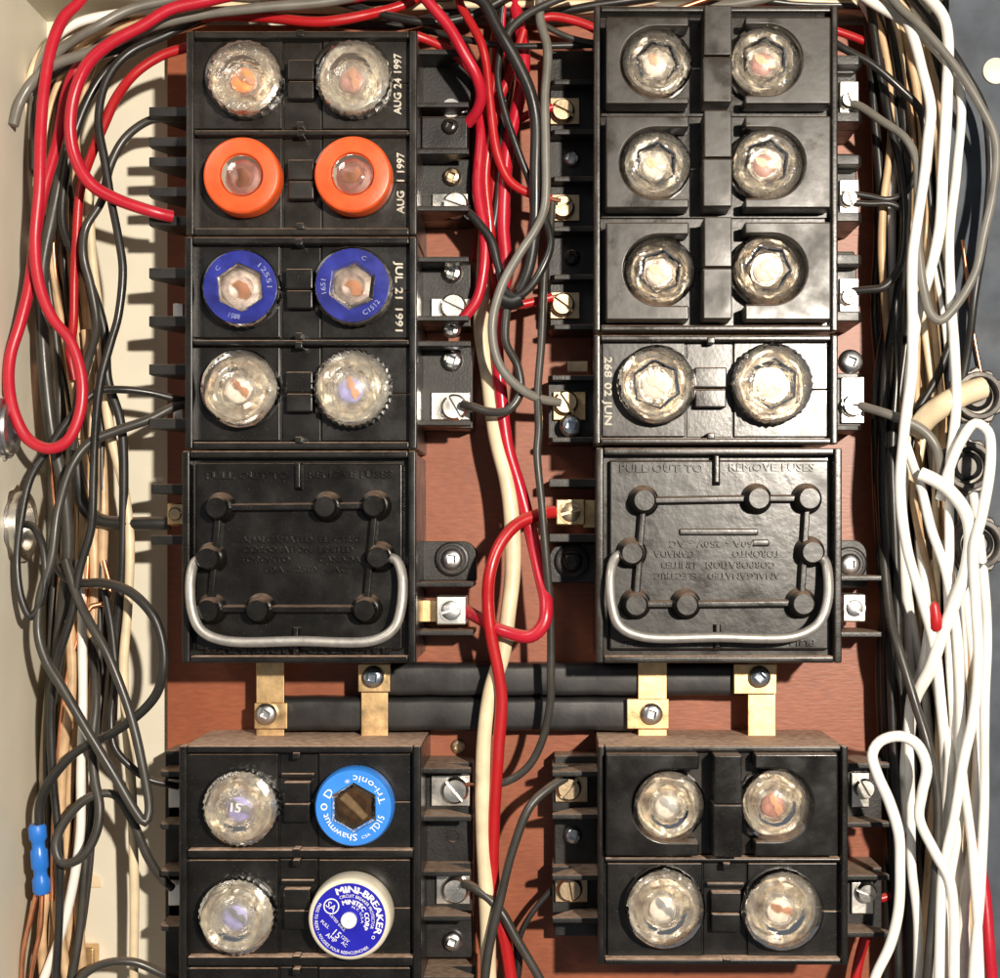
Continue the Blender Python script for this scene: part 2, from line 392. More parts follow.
def open_row(root, x0, x1, y0, y1, xa, xb, clip=True, m='black', style=0, seam=True):
    """face of one open pair of fuse sockets: two panels and the centre strip, each a piece of its own"""
    z0, z1 = ZP-3.8, ZP
    X0, Y0 = U(x0, y0, ZP); X1, Y1 = U(x1, y1, ZP); XA = U(xa, 0, ZP)[0]; XB = U(xb, 0, ZP)[0]
    g = .8
    ym = (Y0+Y1)/2
    build('panel', MB().box(X0, XA-g, Y0, Y1, z0, z1), m, root, bevel=1.2)
    if seam:
        build('panel', MB().box(XB+g, X1, Y0, ym-.3, z0, z1), m, root, bevel=.9)
        build('panel', MB().box(XB+g, X1, ym+.3, Y1, z0, z1), m, root, bevel=.9)
    else: build('panel', MB().box(XB+g, X1, Y0, Y1, z0, z1), m, root, bevel=1.0)
    build('centre_strip', MB().box(XA+g, XB-g, Y0, Y1, z0, z1-2.6), m, root, bevel=.7)
    cx = (XA+XB)/2; hw = (XB-XA)*.34; hh = (Y1-Y0)*.2
    if clip:
        c = build('latch', MB().box(cx-hw, cx+hw, ym-hh-2, ym-.5, z1-.6, z1+10).box(cx-hw+.3, cx+hw-.3, ym+.5, ym+hh, z1-.6, z1+9), m, root, bevel=1.5)
        if style == 1: build('latch_lip', MB().box(cx-hw*1.25, cx+hw*1.25, ym-hh-9, ym-hh-5, z1-.6, z1+5), m, c, bevel=1)
    for yy, s_ in ((Y0-3, 1), (Y1-3, -1)):
        build('peg', MB().box(cx-3.5, cx+3.5, yy, yy+6, z1-1, ZF+1.2), m, root, bevel=1)
    # raised collar round each socket
def socket(root, px, py, r=36, m='black'):
    X, Y = U(px, py, ZP); r *= .925
    build('socket_collar', MB().lathe(X, Y, [(r+3, ZP-.6), (r+3, ZP+2), (r+1, ZP+3.5), (r-3, ZP+3.5), (r-4, ZP-.6)], 40, cap=False).add(
        [(X+(r-3.5)*math.cos(2*math.pi*i/40), Y+(r-3.5)*math.sin(2*math.pi*i/40), ZP+.4) for i in range(40)], [tuple(range(40))]), m, root)
def covered_row(root, x0, x1, y0, y1, xc, fl, fr, rad, m='cover', hand=(15, 0, 0), zc=147):
    """two snap-on cover plates with a U-shaped cut-out over each fuse and the pull bar between them"""
    Y0 = U(0, y0, zc)[1]; Y1 = U(0, y1, zc)[1]; XC = U(xc, 0, zc)[0]
    for x_out, x_in, (fx, fy), s_ in ((x0, xc-28, fl, -1), (x1, xc+28, fr, 1)):
        XO = U(x_out, 0, zc)[0]; XI = U(x_in, 0, zc)[0]; FX, FY = U(fx, fy, zc)
        r = rad; poly = [(XO, Y0), (XI, Y0), (XI, FY-r)]
        arc = [(FX+s_*r*math.sin(math.pi*t/16), FY-r*math.cos(math.pi*t/16)) for t in range(17)]
        if (FX-XI)*s_ < 2: arc = [(max(p[0], XI+.5) if s_ > 0 else min(p[0], XI-.5), p[1]) for p in arc]
        poly += arc+[(XI, FY+r), (XI, Y1), (XO, Y1)]
        # bottom outline: slightly flared skirt
        build('cover_plate', MB().prism(poly, ZP+3, zc), m, root, bevel=1.6, seg=2, smooth=20)
        build('cover_skirt', MB().box(min(XO-s_*2, XO-s_*7)+s_*4, max(XO-s_*2, XO-s_*7)+s_*4, Y0+2, Y1-2, ZP-.5, ZP+2.8), m, root, bevel=.6)
    hw, dy0, dy1 = hand; ym = U(0, (y0+y1)/2-2, zc)[1]
    build('pull_bar', MB().box(XC-hw, XC+hw, Y0-dy0, ym-.4, ZP+.5, zc+8).box(XC-hw-.6, XC+hw+.4, ym+.4, Y1+dy1, ZP+.5, zc+6), m, root, bevel=1.3)
    build('tray', MB().box(U(x0-5, 0, ZP)[0], U(x1+5, 0, ZP)[0], Y0-1, Y1+3, ZP-3.8, ZP), 'black', root, bevel=.6)

# ---- left column
def stamp(root, txt, px, py, ang, length, size=9.5):
    X, Y = U(px, py, ZP); b = MB(); text_line(b, txt, X, Y, size, ZP+.1, .25, ang, width=length)
    text_line(b, txt, X+.7, Y+.5, size, ZP+.2, .25, ang, width=length)
    build('date_stamp', b, 'stamp', root)
def fins(root, ys, xh=186, xt=150, thick=9):
    for y in ys:
        X0, Y = U(xh, y, 84); X1 = U(xt, 0, 84)[0]
        build('barrier_fin', MB().prism_xz([(X0+34, 18), (X0-2, 18), (X1+8, 62), (X1, 78), (X1, 88), (X0+34, 88)], Y-thick/2, Y+thick/2), 'matt', root, bevel=.8)

g4 = 'black fuse blocks on the red-brown board'
L1 = thing('fuse_block', 'black fuse block holding orange fuses, top of the left column', 'fuse block', (*U(301, 133, 0), 0), g4)
block_body(L1, 186, 417, 31, 235, [(36, 130), (135, 231)])
open_row(L1, 194, 411, 38, 129, 283, 322); open_row(L1, 194, 411, 137, 229, 283, 322)
for p in ((243, 78), (352, 76), (242, 177), (352, 176)): socket(L1, *p)
stamp(L1, 'AUG 24 1997', 397, 84, -90, 56); stamp(L1, 'AUG  1 1997', 400, 183, -90, 56)
terminal(L1, 420, 470, 60, 112, (432, 104, 468, 113), (451, 108), 11, 'zinc', 10)
build('terminal_base', MB().box(*[U(v, 0, 70)[0] for v in (421, 468)], *[U(0, v, 70)[1] for v in (117, 150)], .5, 72), 'matt', L1, bevel=2)
u = U(450, 126, 74); square_drive(u[0], u[1], 8, 72.2, 5, 'mounting_screw', 'black', L1)
terminal(L1, 420, 470, 158, 214, (432, 193, 468, 210), (455, 204), 13, 'silver', 20)
u = U(452, 176, 50); square_drive(u[0], u[1], 9, 44.2, 8, 'mounting_screw', 'brass', L1)
fins(L1, (113, 143, 163, 193, 222))
L2 = thing('fuse_block', 'black fuse block with two blue-ringed fuses, second in the left column', 'fuse block', (*U(301, 340, 0), 0), g4)
block_body(L2, 185, 417, 237, 449, [(243, 340), (345, 445)], m='deep')
open_row(L2, 193, 411, 245, 338, 281, 321, m='deep'); open_row(L2, 193, 411, 347, 441, 281, 321, m='deep')
for p in ((240, 289), (352, 286), (239, 389), (352, 389)): socket(L2, *p, 36, 'deep')
stamp(L2, 'JUL 21 1991', 399, 298, 90, 66)
terminal(L2, 420, 470, 264, 322, (431, 298, 470, 318), (453, 306), 13, 'silver', 25)
u = U(452, 272, 50); square_drive(u[0], u[1], 10, 44.2, 9, 'mounting_screw', 'silver', L2)
u = U(451, 328, 50); square_drive(u[0], u[1], 9, 40, 9, 'mounting_screw', 'zinc', L2)
terminal(L2, 420, 472, 347, 425, (431, 392, 470, 420), (454, 407), 13, 'silver', 60)
u = U(452, 360, 50); square_drive(u[0], u[1], 10.5, 44.2, 9, 'mounting_screw', 'zinc', L2)
fins(L2, (274, 322, 370, 424), thick=10)
for py in (312, 412):
    a, b_ = U(176, py, 50); build('contact_plate', MB().box(a-4, a+6, b_-9, b_+7, 40, 46), 'silver', L2, bevel=1)

def pullout(root, x0, x1, y0, y1, knobs, links, ticks, flip, lm):
    X0, X1, Y0, Y1 = block_body(root, x0, x1, y0, y1, [(y0+8, y1-8)], rim=7, m='deep' if lm == 'deepgloss' else 'black')
    z = ZP+4
    a = U(x0+13, y0+12, z); c = U(x1-13, y1-13, z)
    build('pull_out_tray', MB().box(a[0], c[0], a[1], c[1], ZP-3.8, z), lm, root, bevel=2.2, seg=2, smooth=20)
    K = [U(*k, z) for k in knobs]
    for i, j in links:
        (ax, ay), (bx, by) = K[i], K[j]; d = math.hypot(bx-ax, by-ay); nx, ny = -(by-ay)/d*4.2, (bx-ax)/d*4.2
        build('rib', MB().prism([(ax+nx, ay+ny), (bx+nx, by+ny), (bx-nx, by-ny), (ax-nx, ay-ny)], z-.4, z+10,
              [(ax+nx*.6, ay+ny*.6), (bx+nx*.6, by+ny*.6), (bx-nx*.6, by-ny*.6), (ax-nx*.6, ay-ny*.6)]), lm, root, bevel=.8)
    for x, y in K:
        build('knob', MB().lathe(x, y, [(14.8, z-.5), (13.6, z+3), (12.2, z+5), (11.2, z+14), (10.6, z+19), (9, z+21)], 28), lm, root)
    for tx, t0, t1 in ticks:
        p0 = U(tx, t0, z); p1 = U(tx, t1, z)
        build('rib', MB().prism([(p0[0]-4, p0[1]), (p0[0]+4, p0[1]), (p0[0]+4, p1[1]), (p0[0]-4, p1[1])], z-.4, z+7,
              [(p0[0]-2, p0[1]), (p0[0]+2, p0[1]), (p0[0]+2, p1[1]-3), (p0[0]-2, p1[1]-3)]), lm, root, bevel=.8)
    return z, K
def raised(root, txt, px, py, size, width, z, ang=0, m='gloss'):
    X, Y = U(px, py, z); b = MB(); text_line(b, txt, X, Y, size, z-.2, 2.4, ang, width=width*.92); text_line(b, txt, X+.5, Y+.3, size, z-.2, 2.2, ang, width=width*.92)
    build('raised_lettering', b, m, root)
def bail(root, z, pts):
    P = smooth_path([(*U(x, y, zz), zz) for x, y, zz in pts], 3)
    build('wire_handle', MB().tube(P, 4.6, 12), 'steelwire', root)
def smooth_path(P, step=4.0):
    P = [Vector(p) for p in P]; out = []
    Q = [P[0]*2-P[1]]+P+[P[-1]*2-P[-2]]
    for i in range(1, len(Q)-2):
        a, b, c, d = Q[i-1:i+3]; n = max(2, int((c-b).length/step))
        # centripetal Catmull-Rom keeps hand-laid wires free of kinks
        t0 = 0; t1 = t0+max(1e-3, (b-a).length**.5); t2 = t1+max(1e-3, (c-b).length**.5); t3 = t2+max(1e-3, (d-c).length**.5)
        for k in range(n):
            t = t1+(t2-t1)*k/n
            A1 = a*((t1-t)/(t1-t0))+b*((t-t0)/(t1-t0)); A2 = b*((t2-t)/(t2-t1))+c*((t-t1)/(t2-t1)); A3 = c*((t3-t)/(t3-t2))+d*((t-t2)/(t3-t2))
            B1 = A1*((t2-t)/(t2-t0))+A2*((t-t0)/(t2-t0)); B2 = A2*((t3-t)/(t3-t1))+A3*((t-t1)/(t3-t1))
            out.append(B1*((t2-t)/(t2-t1))+B2*((t-t1)/(t2-t1)))
    out.append(P[-1]); return out
LK = [(0, 1), (1, 2), (0, 5), (2, 7), (5, 6), (6, 7)]
L3 = thing('pull_out_block', 'black pull-out main fuse block with wire handle in the left column', 'fuse block', (*U(301, 557, 0), 0), g4)
z, K = pullout(L3, 182, 416, 451, 663, [(221, 508), (328, 507), (376, 506), (212, 558), (380, 557), (212, 609), (261, 609), (367, 609)], LK,
            [(299, 463, 491), (297, 627, 655)], False, 'deepgloss')
raised(L3, 'PULL OUT TO', 247, 475, 9.5, 84, z, 0, 'deepgloss'); raised(L3, 'REMOVE FUSES', 350, 474, 9.5, 84, z, 0, 'deepgloss')
for t_, y_, w_, x_ in (('AMALGAMATED  ELECTRIC', 539, 120, 301), ('CORPORATION  LIMITED', 549, 110, 298), ('TORONTO         CANADA', 559, 120, 300), ('60A - 250V - AC', 569, 84, 306)):
    raised(L3, t_, x_, y_, 8, w_, z, 0, 'deepgloss')
raised(L3, 'PULL OUT TO', 350, 650, 8, 84, z, 180, 'deepgloss'); raised(L3, 'REMOVE FUSES', 247, 650, 8, 84, z, 180, 'deepgloss')
bail(L3, z, [(205, 558, z+9), (196, 561, z+10), (191, 575, z+17), (192, 610, z+24), (201, 630, z+26), (222, 640, z+26), (300, 641, z+26), (375, 640, z+26), (394, 628, z+25), (401, 608, z+23), (402, 575, z+17), (396, 560, z+11), (386, 557, z+9)])
# its mounting ear and lugs
def ear(root, px, py, x0, x1, y0, y1, sm, zt=30):
    a = U(x0, y0, zt); c = U(x1, y1, zt); b = MB(); r = min((c[1]-a[1])*.42, 14)
    left = px < (x0+x1)/2
    if x1 > x0:
        poly = [(a[0], a[1]), (c[0]-r, a[1])]+[(c[0]-r+r*math.sin(math.pi/2*t/6), a[1]+r-r*math.cos(math.pi/2*t/6)) for t in range(1, 7)]+[(c[0], c[1]), (a[0], c[1])]
    else:
        poly = [(a[0], a[1]), (c[0]+r, a[1])]+[(c[0]+r-r*math.sin(math.pi/2*t/6), a[1]+r-r*math.cos(math.pi/2*t/6)) for t in range(1, 7)]+[(c[0], c[1]), (a[0], c[1])]
    b.prism(poly, .3, zt-4)
    e = build('mounting_ear', b, 'matt', root, bevel=1.2)
    X, Y = U(px, py, zt)
    build('ear_boss', MB().lathe(X, Y, [(17, zt-4.5), (17, zt-1), (15.5, zt), (13.5, zt), (13, zt-2), (0.5, zt-2)], 30, cap=False), 'matt', e)
    square_drive(X, Y, 10.5, zt-1.8, 7, 'mounting_screw', sm, e, 0)
def lug(root, x0, x1, y0, y1, m, sm, z1=62, ang=-15):
    a = U(x0, y0, z1); c = U(x1, y1, z1)
    l_ = build('lug', MB().box(a[0], c[0], a[1], c[1], 30, z1), m, root, bevel=1.6)
    cx, cy = (a[0]+c[0])/2, (a[1]+c[1])/2
    q = min(11.8, (c[0]-a[0])*.47); build('screw_well', MB().lathe(cx, cy, [(q, z1-.2), (q, z1+.9), (q*.86, z1+1.0), (q*.83, z1-.2)], 28, cap=False), sm, l_)
    slotted(cx, cy, q*.8, z1-.3, 2.2, 'screw', sm, l_, ang)
ear(L3, 452, 559, 418, 476, 541, 581, 'zinc')
lug(L3, 436, 466, 596, 625, 'silver', 'zinc')
for py in (584, 632):
    a = U(418, py, 50); c = U(474, py, 50)
    build('shelf', MB().box(a[0]-10, c[0], a[1]-2.5, a[1]+2.5, .4, 66), 'matt', L3, bevel=.8)
build('lug_bar', MB().box(*[U(v, 0, 40)[0] for v in (415, 440)], *[U(0, v, 40)[1] for v in (600, 622)], 28, 40), 'tab', L3, bevel=.8)
lug(L3, 167, 184, 503, 525, 'tab', 'brass', 58)
fins(L3, (489, 540), xh=180, xt=152)

L4 = thing('fuse_block', 'black fuse block with sky-blue and dark blue labelled fuses, bottom of left column', 'fuse block', (*U(301, 860, 0), 0), g4)
block_body(L4, 179, 421, 746, 1072, [(752, 850), (858, 957), (966, 1066)], m='deep')
open_row(L4, 187, 411, 754, 849, 279, 318, style=1, m='deep'); open_row(L4, 187, 411, 860, 955, 279, 318, style=1, m='deep'); open_row(L4, 187, 411, 968, 1062, 279, 318, style=1, m='deep')
for p in ((240, 808), (353, 807), (236, 917), (351, 918)): socket(L4, *p, 35, 'deep')
terminal(L4, 424, 472, 767, 814, (431, 775, 470, 806), (455, 791), 13, 'silver', 50, zb=48)
terminal(L4, 424, 472, 868, 912, (436, 875, 470, 904), (455, 891), 13, 'silver', -45, zb=48)
build('terminal_base', MB().box(*[U(v, 0, 40)[0] for v in (424, 473)], *[U(0, v, 40)[1] for v in (816, 862)], .5, 40), 'matt', L4, bevel=1.5)
build('terminal_base', MB().box(*[U(v, 0, 40)[0] for v in (424, 473)], *[U(0, v, 40)[1] for v in (915, 958)], .5, 40), 'matt', L4, bevel=1.5)
u = U(453, 836, 40); build('screw_hole', MB().lathe(u[0], u[1], [(7, 39.8), (7, 41), (5.5, 41), (5, 39.9)], 24, cap=False), 'matt', L4)
u = U(453, 940, 40); square_drive(u[0], u[1], 10, 40.2, 8, 'mounting_screw', 'zinc', L4)
terminal(L4, 424, 475, 972, 1010, (436, 978, 470, 1003), (455, 992), 13, 'silver', 30, zb=48)
terminal(L4, 178, 164, 770, 822, (168, 779, 182, 808), None, wedge=False)
terminal(L4, 178, 164, 868, 922, (168, 880, 182, 906), None, wedge=False)
build('terminal_base', MB().box(*[U(v, 0, 40)[0] for v in (166, 186)], *[U(0, v, 40)[1] for v in (750, 1010)], .5, 44), 'matt', L4, bevel=1.5)

# ---- right column
R1 = thing('fuse_block', 'tall black fuse block with three covered fuse pairs, top of the right column', 'fuse block', (*U(715, 170, 0), 0), g4)
block_body(R1, 594, 838, 6, 331, [(10, 327)], rim=6)
rowsR1 = [(17, 104, (656, 62), (767, 60)), (116, 208, (655, 163), (770, 163)), (222, 320, (659, 270), (772, 269))]
for i, (a, b_, fl, fr) in enumerate(rowsR1):
    covered_row(R1, 606, 831, a, b_, 717, fl, fr, 32, hand=(12.5, 8 if i == 0 else 3, 0))
for i, py in enumerate((108, 205, 303)):
    terminal(R1, 592, 550, py-26, py+24, (550, py-12, 580, py+15), (563, py), 11.5, 'brass', (25, -25, 35)[i], pm='brass', zb=42, wedge=False, ztop=60)
for py, sm in ((158, 'zinc'), (257, 'black')):
    u = U(572, py, 40); square_drive(u[0], u[1], 8, 34, 7, 'mounting_screw', sm, R1)
build('terminal_base', MB().box(*[U(v, 0, 30)[0] for v in (548, 598)], *[U(0, v, 30)[1] for v in (52, 332)], .5, 34), 'matt', R1, bevel=1.5)
for i, py in enumerate((102, 200, 298)):
    terminal(R1, 838, 858, py-34, py+22, (838, py-18, 857, py+15), (848, py), 8, 'silver', 70, zb=56, wedge=False, ztop=84, fin=9)
    a = U(838, py-48, 70); c = U(856, py-30, 70)
    build('terminal_step', MB().box(a[0]-8, c[0], a[1], c[1], .5, 64), 'matt', R1, bevel=1.5)

R2 = thing('fuse_block', 'single-row black fuse block with a white date stamp, above the right pull-out', 'fuse block', (*U(716, 389, 0), 0), g4)
block_body(R2, 594, 838, 335, 444, [(341, 438)], rim=6)
open_row(R2, 602, 832, 342, 437, 686, 733)
for p in ((657, 385), (773, 384)): socket(R2, *p, 36)
stamp(R2, '268 02 JUN', 608, 391, 90, 64)
terminal(R2, 592, 548, 378, 440, (553, 391, 586, 420), (566, 402), 12, 'brass', 55, pm='tab', zb=44, wedge=False, ztop=62)
u = U(571, 425, 66); square_drive(u[0], u[1], 11, 52, 13, 'mounting_screw', 'bluezinc', R2)
u = U(576, 366, 50); build('contact_plate', MB().box(u[0]-8, u[0]+12, u[1]-6, u[1]+5, 36, 42), 'brass', R2, bevel=1)
terminal(R2, 838, 862, 376, 428, (839, 378, 862, 424), (852, 406), 11, 'silver', 10, zb=58, wedge=False, ztop=62)
u = U(852, 361, 70); square_drive(u[0], u[1], 12, 60, 9, 'mounting_screw', 'zinc', R2)

R3 = thing('pull_out_block', 'shiny black pull-out main fuse block with wire handle in the right column', 'fuse block', (*U(717, 556, 0), 0), g4)
z, K = pullout(R3, 596, 842, 448, 663, [(643, 501), (756, 499), (806, 499), (631, 553), (809, 552), (635, 604), (685, 604), (800, 603)], LK,
            [(716, 456, 486), (717, 624, 650)], True, 'gloss')
raised(R3, 'PULL OUT TO', 661, 468, 10, 84, z); raised(R3, 'REMOVE FUSES', 771, 467, 10, 86, z)
for t_, y_, w_, x_ in (('AMALGAMATED   ELECTRIC', 576, 126, 717), ('CORPORATION   LIMITED', 565, 114, 718), ('TORONTO            CANADA', 554, 126, 717), ('60A - 250V - AC', 544, 84, 711)):
    raised(R3, t_, x_, y_, 8.5, w_, z, 180)
raised(R3, 'PULL OUT TO', 772, 643, 8, 86, z, 180); raised(R3, 'REMOVE FUSES', 664, 643, 8, 86, z, 180)
for x0_, x1_, y_ in ((679, 758, 532), (752, 769, 543)):
    p0 = U(x0_, y_-3.5, z); p1 = U(x1_, y_+3.5, z)
    build('rib', MB().box(p0[0], p1[0], p0[1], p1[1], z-.4, z+2.2), 'gloss', R3, bevel=1.6, seg=2)
bail(R3, z, [(625, 553, z+9), (616, 557, z+10), (611, 572, z+17), (612, 605, z+24), (620, 626, z+26), (641, 636, z+26), (717, 637, z+26), (795, 636, z+26), (818, 624, z+25), (827, 604, z+23), (828, 575, z+17), (824, 560, z+11), (814, 554, z+9)])
lug(R3, 556, 585, 499, 525, 'tab', 'brass', 58)
build('lug_bar', MB().box(*[U(v, 0, 40)[0] for v in (583, 600)], *[U(0, v, 40)[1] for v in (500, 528)], 26, 44), 'tab', R3, bevel=.8)
ear(R3, 572, 561, 598, 549, 544, 583, 'black')
for py in (483, 538):
    a = U(549, py, 50); c = U(600, py, 50)
    build('shelf', MB().box(a[0], c[0], a[1]-4, a[1]+4, .4, 52), 'matt', R3, bevel=.8)
ear(R3, 850, 564, 840, 868, 540, 588, 'zinc', 40)
for py in (578, 634):
    a = U(838, py, 66); c = U(880, py, 66)
    build('shelf', MB().box(a[0]-8, c[0], a[1]-2.5, a[1]+2.5, .4, 74), 'matt', R3, bevel=.8)
lug(R3, 843, 866, 594, 622, 'silver', 'zinc', 64, 40)

R4 = thing('fuse_block', 'black fuse block, upper fuse pair covered and lower open, bottom right', 'fuse block', (*U(722, 860, 0), 0), g4)
block_body(R4, 598, 848, 746, 965, [(750, 858), (861, 960)], rim=6, m='deep')
covered_row(R4, 606, 838, 754, 856, 727, (668, 806), (777, 805), 33, 'deepgloss', hand=(12.5, 0, 0), zc=142)
open_row(R4, 607, 840, 863, 958, 703, 747, m='deep', style=1)
for p in ((665, 909), (783, 911)): socket(R4, *p, 37, 'deep')
terminal(R4, 596, 552, 770, 812, (555, 776, 588, 802), (569, 789), 12, 'brass', -50, pm='brass', zb=48)
terminal(R4, 596, 552, 872, 914, (555, 878, 588, 902), (570, 890), 12, 'brass', 80, pm='brass', zb=48)
build('terminal_base', MB().box(*[U(v, 0, 30)[0] for v in (554, 602)], *[U(0, v, 30)[1] for v in (755, 935)], .5, 34), 'matt', R4, bevel=1.5)
u = U(573, 836, 40); square_drive(u[0], u[1], 9, 34.2, 8, 'mounting_screw', 'zinc', R4)
terminal(R4, 850, 884, 762, 820, (850, 772, 868, 806), (864, 788), 10, 'silver', 60, zb=54)
terminal(R4, 850, 884, 872, 928, (850, 880, 872, 912), (866, 892), 10, 'silver', 20, zb=54)

# ------------------------------------------------------------------ insulated bus bars and brass straps
def rounded_bar(x0, x1, y0, y1, z0, z1, name, label):
    r = 6; pr = []
    for cx, cz, a0 in ((y1-r, z1-r, 0), (y0+r, z1-r, 90), (y0+r, z0+r, 180), (y1-r, z0+r, 270)):
        for t in range(5):
            a = R(a0+90*t/4); pr.append((cx+r*math.cos(a), cz+r*math.sin(a)))
    n = len(pr); k = 24; vv = []
    for i in range(k+1):
        x = x0+(x1-x0)*i/k; w_ = .5*math.sin(i*1.7)
        vv += [(x, y+w_*.5, zz+w_) for y, zz in pr]
    fs = [tuple(range(n)), tuple(range(k*n, (k+1)*n))]
    for i in range(k):
        for j in range(n): fs.append((i*n+j, i*n+(j+1) % n, (i+1)*n+(j+1) % n, (i+1)*n+j))
    o = build(name, MB().add(vv, fs), 'sleeve', org=(x0, y0, z0)); tag(o, label, 'bus bar', 'sleeved bus bars between upper and lower blocks')
def bus(px0, px1, py0, py1, z, label):
    a = U(px0, py0, z); c = U(px1, py1, z); rounded_bar(a[0], c[0], a[1], c[1], 8, z, 'bus_bar', label)
bus(386, 745, 664, 696, 42, 'upper black sleeved bus bar running under both pull-out blocks')
bus(276, 634, 698, 731, 42, 'lower black sleeved bus bar just above the bottom fuse blocks')
def strap(label, up, boxr, scr, sm, ang):
    x0, x1, y0, y1 = up; a = U(x0, y0, 47); c = U(x1, y1, 47)
    t = thing('bus_strap', label, 'brass strap', (a[0], c[1], 42), 'brass straps on the bus bars')
    build('strap', MB().box(a[0], c[0], a[1], c[1], 43, 46.5), 'tab', t, bevel=.7)
    x0, x1, y0, y1 = boxr; a = U(x0, y0, 54); c = U(x1, y1, 54)
    build('clamp_plate', MB().box(a[0], c[0], a[1], c[1], 46.8, 53), 'tab', t, bevel=.8)
    X, Y = U(*scr, 58); square_drive(X, Y, 10.8, 53.2, 8, 'screw', sm, t, ang)
strap('brass strap with bright screw below the left pull-out, nearest the left edge', (256, 284, 640, 742), (254, 287, 703, 729), (266, 714), 'zinc', 30)
strap('brass strap with screw at its top, right of the leftmost strap', (361, 388, 640, 742), (358, 390, 664, 692), (373, 677), 'bluezinc', 10)
strap('brass strap below the right pull-out with silver screw at its lower end', (638, 667, 640, 742), (627, 669, 699, 729), (652, 714), 'zinc', 15)
strap('scorched brass strap with dark blue-grey screw, rightmost of the four', (748, 776, 640, 742), (734, 777, 664, 694), (760, 677), 'bluezinc', 45)
u = U(458, 747, 4)
o = square_drive(u[0], u[1], 7.5, .2, 3, 'wood_screw', 'brass', None); tag(o, 'small dull wood screw in the board beside the cream wire, above bottom blocks', 'screw')

# ------------------------------------------------------------------ plug fuses
hexr = lambda a, r: r*.88/math.cos(((a+.35) % (math.pi/3))-math.pi/6)
def teeth(n, amp): return lambda a, j: 1+amp*(abs(((a*n/(2*math.pi)) % 1)*2-1)-.5)
def fuse_root(label, px, py, group='plug fuses in the blocks', z=ZP+.8):
    X, Y = U(px, py, z+18); o = thing('plug_fuse', label, 'fuse', (X, Y, z), group); o.scale = (.925, .95, .925); return o, X, Y, z
def glass_fuse(label, px, py, r=38, gm='glass', core='mica', ribs=0, hexa=False, rot=0, strip=None, dome=True, cupm='cup'):
    t, X, Y, z = fuse_root(label, px, py)
    k = r/38.
    seg = 72 if ribs else 48
    prof = [(30, -1), (36.5, 1), (38, 4), (38, 15), (36.3, 19.5), (32.5, 22), (29, 22.6), (26, 22.0), (22.8, 22.2)]
    win = [(20.5, 23.4), (18.5, 25), (14.5, 27), (8.5, 28.2), (1, 28.6)] if dome else [(21, 22.5), (18, 25.2), (16.5, 25.6), (9, 26), (1, 26)]
    if hexa: prof[-2:] = [(26.6, 21.2), (22.8, 20.9)]; win[0] = (21.2, 23.0)
    prof = [(a*k, h) for a, h in prof+win]
    ecc = random.uniform(1.6, 3.6)
    tf = teeth(ribs, .05) if ribs else teeth(16, .012)
    def mod(a, j):
        m_ = tf(a, j) if j in (1, 2, 3, 4) else 1
        if hexa and j in (7, 8, 9, 10): m_ *= hexr(a+rot, 1)*1.06
        if j > 4: m_ *= 1+(.02+.006*j)*math.cos(a-ecc)*(.6 if hexa else 1)
        return m_
    build('glass_body', MB().lathe(X, Y, prof, seg, mod, z0=z), gm, t, smooth=28)
    ph = [random.random()*6.28 for _ in range(12)]
    cup = [(37.2, 0), (36.4, 8), (33.4, 13.5), (31, 15.5), (29.4, 13), (27.2, 15), (25.4, 11.5), (23, 13.8), (21, 10.5), (18.8, 14.5), (16.5, 12.2), (.5, 11.8)]
    wob = lambda a, j: 1+(.05*math.sin(2*a+ph[j])+.03*math.sin(5*a+ph[j]*2)+.08*math.cos(a-ecc) if 1 < j < 11 else 0)
    build('metal_cup', MB().lathe(X, Y, [(a*k, h) for a, h in cup], 56, wob, z0=z, cap=False), cupm, t, smooth=25)
    a = R(rot*57.3+20); c_, s_ = math.cos(a), math.sin(a)
    build('core', MB().lathe(X-2, Y+2, [(12.5*k, 13.2), (12.5*k, 15), (11*k, 16)], 28, z0=z), core, t)
    sm = strip or 'element'
    q = lambda u, v: (X+u*c_-v*s_, Y+u*s_+v*c_)
    build('fuse_strip', MB().prism([q(-13*k, -2), q(-4, -4), q(0, -2), q(4, -6), q(9*k, -5), q(12*k, 1), q(6, 3), q(1, 2), q(-3, 5), q(-10*k, 3)], z+16.2, z+17.4), sm, t)
    return t
